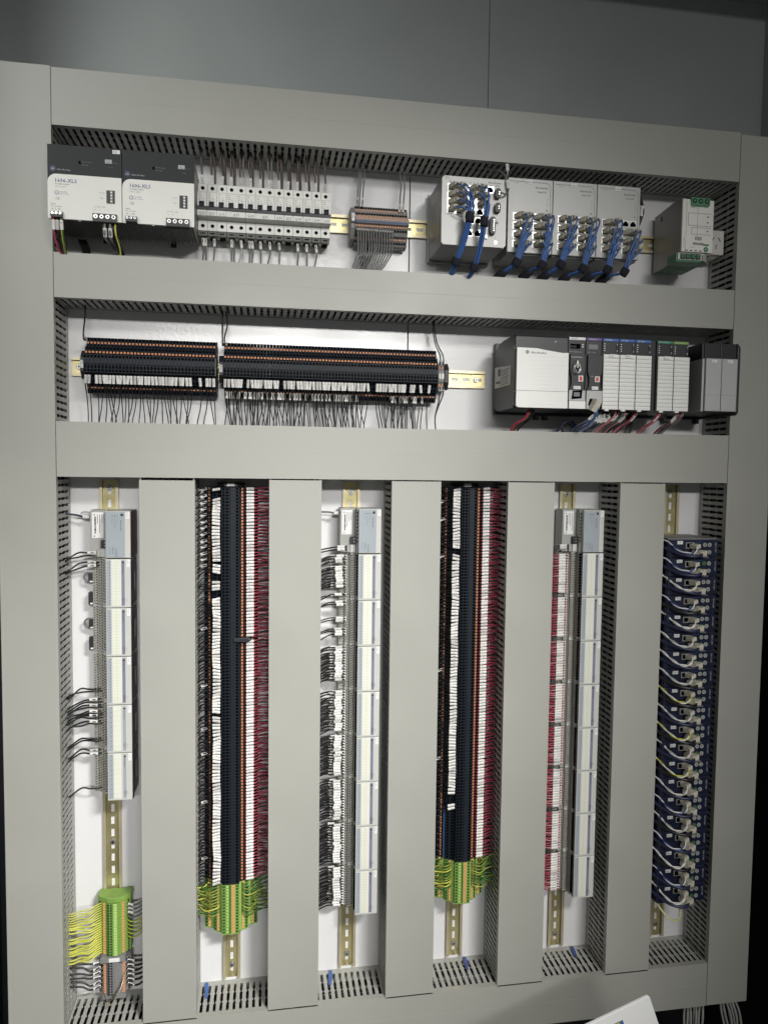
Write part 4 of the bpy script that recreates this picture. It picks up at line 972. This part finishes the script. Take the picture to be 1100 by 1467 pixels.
def io_unit(xr, z, pitch, label, group, relay=False, red=False):
    t = thing('io_module', label, 'input output module', (xr, 0, z), group)
    h = pitch-1.0
    m = M(); m.box(-26, 4.5, -30, -8, -h, 0, 'flex_base'); m.box(-14.8, 4.5, -37, -30, -h, 0, 'flex_base'); m.box(-5, 4.5, -44, -37, -h, 0, 'flex_grey')
    m.box(4.5, 50, -60, -8, -h, 0, 'flex_base')
    m.build('terminal_base', t, bevel=0.5)
    # three terminal rows: a printed ladder of clamp openings
    for xc, y in ((-20.3, -30), (-10, -37), (0.0, -44)):
        m = M(); n = 17
        for i in range(n):
            zz = -3-(h-6)*(i+0.5)/n
            m.box(xc-4.2, xc-0.6, y-2.6, y, zz-2.0, zz+1.6, 'flex_term'); m.box(xc-3.4, xc-1.4, y-2.9, y-2.6, zz-1.0, zz+0.7, 'black_hole')
            m.box(xc+0.5, xc+4.2, y-1.6, y, zz-1.2, zz+2.2, 'flex_term'); m.box(xc+1.2, xc+3.4, y-1.9, y-1.6, zz-0.4, zz+1.4, 'black_hole')
        m.build('terminal_row', t)
    m = M(); m.box(7, 50, -72.5, -60, -h, -0.6, 'black_plastic' if red else 'flex_base')
    for i in range(14): m.box(4.8, 7.0, -69, -60.5, -5.5-5.9*i, -2.2-5.9*i, 'black_hole')
    m.poly([(-60, -3), (-16, -3), (-16, -h+3), (-60, -h+3)], 'x', 50, 51, 'black_plastic'); m.box(51, 52.5, -44, -34, -62, -28, 'psu_metal')
    m.build('module_body', t, bevel=0.8)
    m = M(); y = -75
    m.box(7, 50.5, y, -72.5, -h, -0.4, 'flex_grey')
    m.box(8.2, 15.5 if not relay else 16.5, y-0.25, y, -h+3, -3, 'flex_blue'); m.box(34.5, 40, y-0.25, y, -h+3, -3, 'flex_violet' if not relay else 'flex_blue')
    m.box(50.4, 51.6, y+2, -60.2, -h, -0.4, 'black_plastic' if red else 'flex_base')
    for i in range(16 if not relay else 9):
        p_ = (h-8)/(16 if not relay else 9); m.box(13, 14.6, y-0.45, y-0.25, -5.5-p_*i, -4.4-p_*i, 'print_navy')
    m.build('front_face', t, bevel=0.5)
    m = M(); a, b = (17, 33.5) if not relay else (17.5, 31)
    m.box(a, b, y-0.7, y, -h+3.2, -1.6, 'flex_card'); n = 16 if not relay else 9; p_ = (h-5)/n
    for i in range(1, n): m.box(a, b, y-0.85, y-0.7, -1.6-p_*i-0.25, -1.6-p_*i+0.25, 'flex_cell')
    if not relay: m.box((a+b)/2-0.3, (a+b)/2+0.3, y-0.9, y-0.7, -h+3.2, -1.6, 'flex_cell')
    m.build('marking_card', t)
    m = M(); m.cyl((37.6, y-0.3, -7), 1.9, 'y', -0.3, 'print_black', 12); m.text('Allen-Bradley', 36.2, y-0.6, -11, 3.0, 'print_black', down=True)
    m.text('FLEX I/O', 38, y-0.6, -h+18, 3.0, 'print_black', down=True); m.text('24VDC', 35.2, y-0.6, -h+17, 2.4, 'print_black', down=True); m.text('INPUT', 41.5, y-0.3, -h+16, 2.2, 'print_grey', down=True)
    m.build('lettering', t)
    m = M(); m.box(43.5, 49.5, y-0.8, y, -15, -1.2, 'label_white'); m.text('DI001', 45, y-1.0, -2.5, 3.0, 'print_grey', down=True); m.build('sticker', t)
    return t
def ords(i, n): return 'last' if i == n-1 else ORD[i]
for (xr, z0, n, pitch, cn) in ((-497.5, 10.5, 5, 90.9, 'leftmost'), (-32.2, 16, 8, 90.35, 'middle'), (427.1, 15, 8, 90.9, 'right hand')):
    adapter(xr, z0, 'blue grey bus adapter topping the %s module column' % cn)
    for i in range(n):
        io_unit(xr, z0-87.6-pitch*i, pitch, '%s input output module from the top in the %s module column' % (ORD[i], cn), 'input output modules of the %s column' % cn,
                relay=(cn == 'leftmost' and i >= 3), red=(cn == 'leftmost'))
# loose parts hanging beside the leftmost column
for z in (-118, -160, -206, -246):
    m = M()
    if z in (-118, -206): m.tube([(9*math.cos(a), 0, 9*math.sin(a)) for a in [2*math.pi*i/14 for i in range(15)]], 2.0, 'wire_grey', 6)
    m.box(0, 9, -6, 4, -11 if z in (-160, -246) else -7, 14 if z in (-160, -246) else 8, 'black_plastic'); m.box(3, 8, -7, -6, -9, -6, 'label_white')
    o = m.build('base_connector', loc=(-532, -22, z), bevel=1.0); tag(o, ('%s dark connector with a loop sticking out left of the leftmost module column' if z in (-118, -206) else '%s plain dark connector sticking out left of the leftmost module column') % ('upper' if z > -170 else 'lower'), 'connector')

# wires of the leftmost column
XL = -567.5
for (z, n_, s_) in ((-70, 2, 1), (-88, 1, 1), (-94, 1, 1), (-327, 2, 0), (-348, 2, 1), (-358, 2, 1), (-370, 3, 1), (-378, 2, 1), (-390, 2, 1), (-424, 2, 0), (-446, 1, 1), (-452, 1, 1), (-519, 1, 0)):
    for j in range(n_):
        dz = j*4.5+R(-1, 1)
        wire('black wire %s running left from the leftmost module column' % ('with a white sleeve' if s_ and j == 0 else 'without a sleeve'), 'wire', 'black wires left of the leftmost module column' if s_ and j == 0 else 'bare black wires left of the leftmost module column',
             [(-509+j*2, -40, z-dz), (-518, -44, z-dz), (-530, -42, z-dz+R(-1, 1)), (-546, -38, z-dz+R(-6, 1)), (XL+4, -40, z-dz-R(6, 16)), (XL-10, -40, z-dz-22)], 1.5, 'wire_black', (6, 15) if s_ and j == 0 else None, sr=2.5)
wire('dark blue cable entering the left duct beside the leftmost bus adapter', 'cable', None, [(-520, -28, -2), (-535, -30, -4), (-550, -30, 0), (XL-8, -34, 4)], 2.0, 'cable_navy', (8, 12), sr=2.8)
wire('clear grey wire beside the leftmost bus adapter', 'wire', None, [(-520, -24, 2), (-536, -24, 6), (-545, -22, 3)], 1.6, 'wire_lightgrey')

# wires of columns two and four: right side red with sleeves, left side black with sleeves
def red_side(xr, z0, n, xd, cn):
    for i in range(n):
        if cn == 'second' and i in (47,): continue
        z = z0-PB*(i+0.5)+R(-.35, .35); t_ = R(-1.0, 1.0); e = R(-1, 5) if cn == 'second' else -R(-3, 5)
        wire('thin sleeved red wire right of the black strip of the %s column' % cn, 'wire', 'red wires right of the black strip of the %s column' % cn,
             [(xr+27, -46, z), (xr+28, -54, z+.3), (xr+33, -56, z+1), (xr+46, -52, z+1+t_*.6), (xr+58, -46, z+1+e*.5), (xd+5, -44, z+e+1)], 0.95, 'wire_red', (10.5, 14.5), 'red_wire', k=4, n=5, sr=2.12)
def red_rear(xr, z0, n, xd, cn):  # rear wires added mostly dark, for the shadowed space behind the front layer
    for i in range(n):
        z = z0-PB*(i+0.5)+R(-1, 1); e = R(-4, 6)
        wire('', '', '', [(xr+42, -36, z), (xr+48, -38, z), (xr+56, -32, z+e*.4), (xd+6, -R(24, 44), z+e)], 1.15, rnd.choice(['wire_red', 'wire_red_shaded', 'wire_red_shaded', 'wire_red_shaded']), k=3, n=4, stuff='rear layer of red wires right of the black strip of the %s column' % cn)
def black_side(xr, z0, n, xd, cn, gaps, seed):
    for i in range(n):
        if i in gaps: continue
        z = z0-PB*(i+0.5)+R(-.4, .4); sh = 3.0*math.sin(i*0.33+seed)+R(-1, 1); t_ = -3.2*math.sin(i*0.41+seed)+R(-1.3, 1.3)
        wire('thin sleeved black wire left of the black strip of the %s column' % cn, 'wire', 'black wires left of the black strip of the %s column' % cn,
             [(xr-17, -57, z), (xr-20+sh*.4, -61, z+.2), (xr-36+sh, -60, z+t_), (xr-46, -44, z+t_*1.4-3), (xr-56, -34, z-5), (xd-4, -34, z-10-R(0, 5))], 1.0, 'wire_black', (4.6, 14.5), 'black_wire', k=4, n=5, sr=2.12, stuff=None if cn == 'second' else 'black wires with white sleeves left of the black strip of the fourth column')
def low_side(xr, z0, n, xd, cn, k0=0):
    for i in range(0, n, 2):
        z = z0-PB*(i+0.5)+R(-1.5, 1.5)
        slv = (i < 26 or i in (44, 62, 76, 84, 100, 118)) if cn == 'second' else i in (4, 10, 22, 60, 90)
        wire('black wire of the lower layer curving from the black strip of the %s column into the duct' % cn, 'wire', 'lower black wires left of the black strip of the %s column' % cn,
             [(xr-42, -36, z), (xr-46, -42, z+.5), (xr-54, -40, z-2), (xr-60, -36, z-6-R(0, 4)), (xd-6, -36, z-14-R(0, 6))], 1.25, 'wire_black', (6, 13) if slv else None, k=4, n=5, sr=2.2, stuff='lower layer of black wires left of the black strip of the %s column' % cn)
red_side(-268, 55, 126, -195.8, 'second'); black_side(-268, 55, 126, -329.8, 'second', (1, 2, 23, 27, 28, 32, 33, 71), 0.5); low_side(-268, 55, 126, -329.8, 'second')
red_side(197.7, 58, 125, 264.9, 'fourth'); black_side(197.7, 58, 125, 130.5, 'fourth', (20, 21) + tuple(range(102, 105)) + tuple(range(107, 125)), 2.1); low_side(197.7, 58, 125, 130.5, 'fourth')
red_rear(-268, 55, 126, -195.8, 'second'); red_rear(197.7, 58, 125, 264.9, 'fourth')
m = M(); m.poly([(0, -3.5), (26, -4.5), (34, 0), (26, 4.5), (0, 3.5)], 'y', -14, 0, 'black_plastic'); o = m.build('jumper_lever', loc=(-262, -54, 55-47.5*PB), bevel=0.8); tag(o, 'black lever sticking out across the black strip of the second column', 'lever')
m = M(); m.box(-1.5, 1.5, -2, 2, -108, 0, 'tb_blue'); o = m.build('jumper_bar', loc=(197.7-36, -41, 58-108*PB+2)); tag(o, 'thin blue jumper bar on the black strip of the fourth column', 'jumper bar')

# earth wires
def earth(xr, z0, n, xl, xd, cn):
    for s, xe in ((-1, xl), (1, xd)):
        for lvl, (zz, yy) in enumerate(((22, -52), (41, -38))):
            for i in range(n):
                z = z0-PB*(i+0.5); e = R(0, 8)
                f_ = (i/n)
                pts = [(xr+s*zz, yy, z), (xr+s*(zz+5), yy-7, z-1), (xr+s*(zz*.6+24), yy-9+R(-2, 2), z-4+e*.2),
                       (xr+s*(zz*.25+44), yy*.5-24+R(-5, 5), z-5+8*(1-f_)*(s > 0)-e*.3), (xe+s*3, -44+R(-10, 12), z-7+e+(12*(1-f_) if s > 0 else 0)), (xe+s*11, -42, z-5+e)]
                wire('yellow green earth wire %s of the green terminals of the %s column' % ('left' if s < 0 else 'right', cn), 'wire', 'earth wires on the %s of the green terminals of the %s column' % ('left' if s < 0 else 'right', cn),
                     pts, 1.35, rnd.choice(['wire_yellow', 'wire_olive', 'wire_olive', 'wire_green']), None, 'earth_wire', stripe=rnd.choice(['wire_green', 'wire_green', 'wire_olive']), k=4)
earth(-268, 55-126*PB-3, 10, -329.8, -195.8, 'second')
earth(197.7, 58-125*PB-3, 9, 130.5, 264.9, 'fourth')

# wires of columns three and five (module columns)
def io_wires(xr, z0, n, pitch, xd, cn, m_, full):
    for k_ in range(n):
        zt = z0-87.6-pitch*k_
        cnt = 15
        for i in range(cnt):
            if not full and ((k_ == 0 and i in (3, 12, 13)) or (k_ == 1 and i not in (0, 1, 6, 7, 10, 11, 12)) or (k_ == 2 and i in (13, 14))): continue
            z = zt-4-(pitch-9)*(i+0.5)/cnt + R(-.3, .3); e = R(1, 7) if full else R(2, 12); sh = (3.6*math.sin(i*.37+k_*1.3)+R(-1.6, 1.6)) if not full else R(-1.5, 1.5)
            mat_ = m_ if not full else rnd.choice([m_, m_, 'wire_pink'])
            o = wire(('red wire with a white sleeve at the %s module from the top in the right hand column' if full else 'black wire with a white sleeve at the %s module from the top in the middle column') % ORD[k_], 'wire',
                 ('red wires' if full else 'black wires') + ' left of the %s module of the %s column' % (ORD[k_], cn),
                 [(xr-11, -42, z), (xr-16, -47, z), (xr-21+sh*.4, -49, z+.2), (xr-38+sh, -48, z+R(-1, 1)), (xr-50, -42, z-e*.4), (xd-4, -40, z-e*1.2-(4 if not full else 0))], 1.25, mat_, (11.5 if full else 10.5+R(0, 3.5), 14), k=4, n=5, sr=2.55, stuff=('red' if full else 'black')+' wires with white sleeves left of the %s module column' % cn)
            o.cyl((xr-12.5, -45.0, z), 1.9, 'x', -5.5, 'label_white', 8)
            if (full and i % 2) or (not full and k_ not in (1,)):
                wire(('red wire of the rear layer left of the right hand module column' if full else 'black wire of the rear layer left of the middle module column'), 'wire', ('rear red wires' if full else 'rear black wires') + ' of the %s module column' % cn,
                     [(xr-22, -34, z-2), (xr-30, -36, z-2), (xr-46, -36, z-3+R(-2, 2)), (xr-58, -36, z-6), (xd-4, -38, z-10-R(0, 5))], 1.3, m_, (6+R(0, 5), 13) if not full else None, k=4, n=5, sr=2.0, stuff=('rear red wires' if full else 'rear black wires') + ' beside the %s module column' % cn)
io_wires(-32.2, 16, 8, 90.35, -99.0, 'middle', 'wire_black', False)
io_wires(427.1, 15, 8, 90.9, 360.4, 'right hand', 'wire_red', True)
for xr, xd in ((-32.2, -99.0), (427.1, 360.4)):
    for j in range(2):
        wire('black wire with a white sleeve at the bottom of the %s bus adapter' % ('middle' if xr < 0 else 'right hand'), 'wire', 'wires at the %s bus adapter' % ('middle' if xr < 0 else 'right hand'),
             [(xr-12, -46, -60-5*j), (xr-20, -48, -60-5*j), (xr-38, -46, -61-5*j), (xd-4, -40, -68-5*j)], 1.4, 'wire_black', (6, 14), sr=2.5)
wire('grey cable with a clear plug left of the middle bus adapter', 'cable', None, [(-54, -30, 6), (-66, -32, 5), (-80, -30, 7), (-104, -34, 8)], 1.8, 'wire_grey', (6, 10), sr=3.0)

# ------------------------------------------------------------------ earth and feed terminals at the foot of column one
t = thing('terminal_strip', 'yellow green earth terminal strip with orange levers at the foot of the leftmost column', 'terminal strip', (-490, 0, -738), None, RV)
def small_block(n, p, body, dk, lev, t, off, mid):
    m = M(); m.poly([(-8, -30), (-8, 30), (-30, 30), (-38, 16), (-46, 8), (-46, -8), (-38, -16), (-30, -30)], 'x', 0.3, p-0.4, body)
    for s in (1, -1):
        m.box(0.9, p-0.9, -33, -29, s*25-2.6, s*25+2.6, dk); m.box(0.7, p-0.7, -39.2, -34, s*17.5-2.4, s*17.5+2.4, lev)
    for z in (-8.5, -3.5): m.box(1.1, p-1.1, -46.4, -40 if z < -8 else -46, z-1.7, z+1.7, dk)
    m.box(0.3, p-0.4, -46.5, -46, 1, 7.5, mid)
    o = m.build('terminal_block', t, loc=(off, 0, 0))
    for i in range(1, n): inst(o, t, (off+p*i, 0, 0))
small_block(20, 5.2, 'tb_green', 'tb_green_dark', 'tb_amber', t, 10, 'tb_lime')
m = M(); m.poly([(-8, -32), (-8, 32), (-30, 31), (-38, 20), (-44, 10), (-44, -10), (-38, -20), (-30, -31)], 'x', 0, 9.5, 'tb_green'); m.build('end_cover', t, bevel=1)
t = thing('terminal_strip', 'short grey and orange terminal strip at the very foot of the leftmost column', 'terminal strip', (-490, 0, -853), None, RV)
small_block(13, 5.2, 'tb_grey', 'black_plastic', 'orange_pale', t, 11, 'tb_grey')
m = M(); m.box(0, 10.5, -49, -8, -24, 22, 'tb_grey'); m.box(1.5, 9, -50.2, -49, -8, 12, 'label_white'); m.text('X101', 6.6, -50.4, -7, 1.0, 'print_grey') if False else None; m.build('end_bracket', t, bevel=1)
m = M(); m.box(79, 88, -42, -8, -22, 22, 'tb_grey'); m.screw(84, -42, 0, 3); m.build('end_bracket', t, bevel=1)
for i in range(22):
    z = -752-i*4.7; grp = i//6
    e = (-8 if i < 6 else -2+R(-4, 4)) if i < 11 else -6-R(0, 10)
    wire('yellow green earth wire running left into the duct from the leftmost green strip', 'wire', 'earth wires left of the leftmost green strip',
         [(-514, -33, z), (-522, -40, z), (-534, -44-R(0, 5), z+e*.3-R(0, 4)), (-550, -46, z+e*.7), (XL+4, -48, z+e), (XL-9, -48, z+e)], 1.7 if i > 7 else 1.25, 'wire_yellow', None, 'earth_wire', stripe='wire_green' if rnd.random() < .6 else None, k=4)
for i in range(9):
    z = -756-i*8
    wire('dark or yellow earth wire running right from the leftmost green strip', 'wire', 'wires right of the leftmost green strip',
         [(-466, -33, z), (-458, -40, z-1), (-446, -42, z+2), (-432, -40, z+10), (-420, -40, z+16)], 1.5, 'wire_grey' if i < 4 else 'wire_yellow', (4, 12) if i < 3 else None, stripe=None if i < 4 else 'wire_green', k=4, sr=2.2)
for i in range(6):
    z = -868-i*9.5
    wire('dark wire with a white sleeve left of the short grey and orange strip', 'wire', 'wires left of the short grey and orange strip',
         [(-512, -33, z), (-518, -40, z), (-534, -42, z-R(-3, 5)), (-548, -42, z+R(0, 8)), (XL-6, -44, z+R(4, 10))], 1.9, 'wire_black', (6, 14), k=4, sr=2.3)
    wire('dark wire with a white sleeve right of the short grey and orange strip', 'wire', 'wires right of the short grey and orange strip',
         [(-468, -33, z), (-462, -40, z), (-447, -42, z-R(-2, 2)), (-432, -42, z+R(0, 8)), (-420, -42, z+R(4, 10))], 1.9, 'wire_black', (6, 14), k=4, sr=2.3)
wire('bare brown wire looping across the short grey and orange strip', 'wire', None, [(-470, -46, -898), (-480, -62, -912), (-496, -64, -930), (-508, -50, -920), (-511, -40, -900)], 0.9, 'wire_brown')
wire('thin yellow wire looping over the bottom of the short grey strip', 'wire', None, [(-468, -46, -886), (-474, -66, -906), (-490, -70, -932), (-504, -60, -934)], 0.9, 'zinc_edge')

# ------------------------------------------------------------------ dark blue modules (right column)
NB = 20; BP = 38.15
for k in range(NB):
    zt = -42-BP*k
    t = thing('interface_module', ('topmost' if k == 0 else ('lowest' if k == NB-1 else ORD[k]+' from the top')) + ' dark blue interface module in the dim right column', 'interface module', (602, 0, zt), 'dark blue interface modules stacked in the right column')
    h = BP-0.8
    m = M(); m.box(0, 104, -102, -8, -h, -0.6, 'navy_plastic'); m.build('housing', t, bevel=1)
    m = M(); m.poly([(2, -h), (107, -h), (109.5, -h+3), (109.5, -3.6), (107, -0.8), (2, -0.8)], 'y', -108, -102, 'navy_edge')
    m.poly([(3, -h+0.8), (106.6, -h+0.8), (108.8, -h+3.3), (108.8, -3.9), (106.6, -1.5), (3, -1.5)], 'y', -110, -108, 'navy_plastic'); m.build('front_panel', t, bevel=0.4)
    if k == 0: m = M(); m.box(0, 106, -104, -8, -0.5, 1.6, 'tb_grey'); m.build('top_plate', t)
    for (x, z, c) in ((78, -11, 'knob_grey' if k != 1 else 'knob_green'), (88.5, -11, 'knob_grey'), (78, -26, 'knob_green'), (88.5, -26, 'knob_grey')):
        m = M(); m.cyl((x, -110, z), 4.3, 'y', -0.8, c, 16); m.cyl((x, -110.8, z), 1.4, 'y', -0.2, 'print_grey', 8); m.box(x-0.4, x+0.4, -111.1, -110.9, z-1.6, z+1.6, 'black_hole'); m.build('screw_terminal', t)
    m = M(); m.text('SIRIUS NET', 101, -110.2, -6.5, 4.2, 'print_light', down=True)
    m.build('lettering', t)
    m = M()
    for i in range(5): m.box(57+3.6*i, 58.4+3.6*i, -110.2, -110, -6, -4.6, 'strip_blue')
    m.build('status_lights', t)
    m = M(); m.box(36, 54, -110.6, -110, -18, -6, 'port_metal'); m.box(38, 52, -110.9, -110.6, -16.5, -7.5, 'black_hole'); m.box(52, 70, -110.6, -110, -33, -22, 'port_metal'); m.box(54, 68, -110.9, -110.6, -31.5, -23.5, 'black_hole'); m.build('network_ports', t)
    m = M(); m.box(17, 29, -110.9, -110, -9.5, -3, 'label_white'); m.text('NT%02d' % (k+1), 18, -111.1, -8, 4.2, 'print_grey'); m.build('sticker', t)
    # lower jacketed cable and upper twisted pair
    d = R(-2, 2)
    mb = M(); c1 = rnd.choice(['cable_navy', 'wire_black', 'cable_navy'])
    mb.tube(smooth_path([(0, 0, 0), (-8, -9, -3), (-24, -9, -3+d), (-42, 0, d), (-56, 18, 5), (-64, 36, 10), (-74, 46, 14)]), 3.3, c1, 8)
    o = mb.build('patch_cable', loc=(602+60, -128, zt-27)); tag(o, 'thick dark cable of the %s dark blue module in the right column' % ('topmost' if k == 0 else ('lowest' if k == NB-1 else ORD[k])), 'network cable', 'thick dark cables of the blue modules')
    mb = M(); mb.box(-8, 12, -4, 18, -4.5, 4.5, 'plug_clear'); mb.box(0, 16, -6, 16, -7.0, -4.6, 'steel_dull'); mb.box(2, 10, -5.2, 10, 3, 7.5, 'plug_clear'); mb.build('plug', o, rot=(0, 0.12, 0.35), bevel=0.5)
    mb = M(); pal = [('wire_white', 'wire_lightgrey'), ('wire_white', 'wire_lightgrey'), ('wire_white', 'wire_blue'), ('wire_yellow', 'wire_white'), ('wire_white', 'wire_white')][(k*7+k//3) % 5 if k else 2]
    for q in range(2):
        L_ = []
        base = smooth_path([(0, 0, 4), (-4, -8, -3), (-15, -12, -9), (-30, -9, -8), (-42, 4, 0), (-50, 22, 11), (-58, 36, 18), (-66, 42, 22)], 6)
        for j, p_ in enumerate(base):
            a = j*0.5+q*math.pi; L_.append(p_+Vector((0, 1.3*math.cos(a), 1.5*math.sin(a))))
        mb.tube(L_, 1.35, pal[q], 6)
    o = mb.build('patch_cable', loc=(602+50+R(-2, 3), -124, zt-14+(-2 if k == 0 else 0))); tag(o, 'twisted pair of thin wires at the %s dark blue module in the right column' % ('topmost' if k == 0 else ('lowest' if k == NB-1 else ORD[k])), 'network cable', 'twisted wire pairs of the blue modules')
    mb = M(); mb.box(-6, 6, -6, 12, -4, 4, 'plug_clear'); mb.build('plug', o, loc=(2, 2, 3), rot=(0, -0.2, 0.3), bevel=0.5)
o = wire('loop of white and yellow wires hanging free under the lowest dark blue module', 'wire', None, [(604, -90, -798), (612, -112, -816), (628, -124, -832), (648, -120, -834), (660, -104, -822)], 2.2, 'wire_white', stripe='wire_yellow')
m = M(); m.poly([(0, 0), (26, 0), (24, -22), (20, -22), (2, -6)], 'y', -4, 4, 'navy_plastic'); m.build('mounting_foot', t, loc=(640-602, -90, -806-zt), bevel=0.8)

# ------------------------------------------------------------------ odds and ends
for (x, z, l_, a) in ((-318, -955, 44, 0.06), (-66, -955, 42, -0.14), (222, -955, 38, -0.12), (466, -955, 34, -0.2)):
    m = M(); m.poly([(-4, 0), (3, 0), (4.5, -l_*.5), (2, -l_), (-2, -l_), (-4, -l_*.4)], 'z', 0.4, 2.2, 'cable_blue' if x < 0 else 'wire_blue')  # right-hand pins take a darker blue, the dim light painted in
    o = m.build('duct_pin', loc=(x, -6, z), rot=(0, 0, a)); tag(o, 'blue plastic pin lying in the slots at the bottom of the %s column' % {-318: 'second', -66: 'third', 222: 'fourth', 466: 'fifth'}[x], 'plastic pin', 'blue plastic pins in the bottom duct')
for g, (x0, n_) in enumerate(((716, 9), (800, 8))):
    for i in range(n_):
        x = x0+i*(5.2 if g == 0 else 4.2)
        wire('light grey cable hanging below the bottom right corner in the %s bundle' % ('left' if g == 0 else 'right'), 'cable', 'grey cables below the corner, %s bundle' % ('left' if g == 0 else 'right'),
             [(x+(0 if g else -4), -46-3*(i % 2), -1020), (x, -48, -1065), (x+(14 if g else -6)*(.4+.1*i)+R(-2, 2), -50-6*(i % 3), -1110), (x+(24 if g else -2)+R(-3, 3), -52, -1180), (x+(30 if g else 4), -50, -1300)], 2.6, 'wire_lightgrey')
t = thing('document_folder', 'white sheet with a rounded corner in front of the bottom duct, lower right', 'folder', (481, -300, -847), None)
def turned(pts, a=math.radians(20)): return [(x*math.cos(a)-z*math.sin(a), x*math.sin(a)+z*math.cos(a)) for x, z in pts]
rect = [(-330, -240), (0, -240)] + [(-6+6*math.cos(a), -6+6*math.sin(a)) for a in [math.pi/2*i/6 for i in range(7)]] + [(-330, 0)]
m = M(); m.poly(turned(rect), 'y', 0, 6, 'paper_white'); m.build('cover', t, bevel=1.5)
m = M()
for (x0, x1, z0, z1, k_) in ((-92, -68, -50, -22, 'tb_yellow'), (-68, -61, -50, -22, 'cable_blue'), (-92, -61, -22, -20, 'print_grey')):
    m.poly(turned([(x0, z0), (x1, z0), (x1, z1), (x0, z1)]), 'y', -0.4, 0, k_)
m.build('printed_picture', t)
for k_, mb in STUFF.items():
    o = mb.build('black_wires' if 'black' in k_ else 'red_wires'); tag(o, k_, 'wires'); o['kind'] = 'stuff'
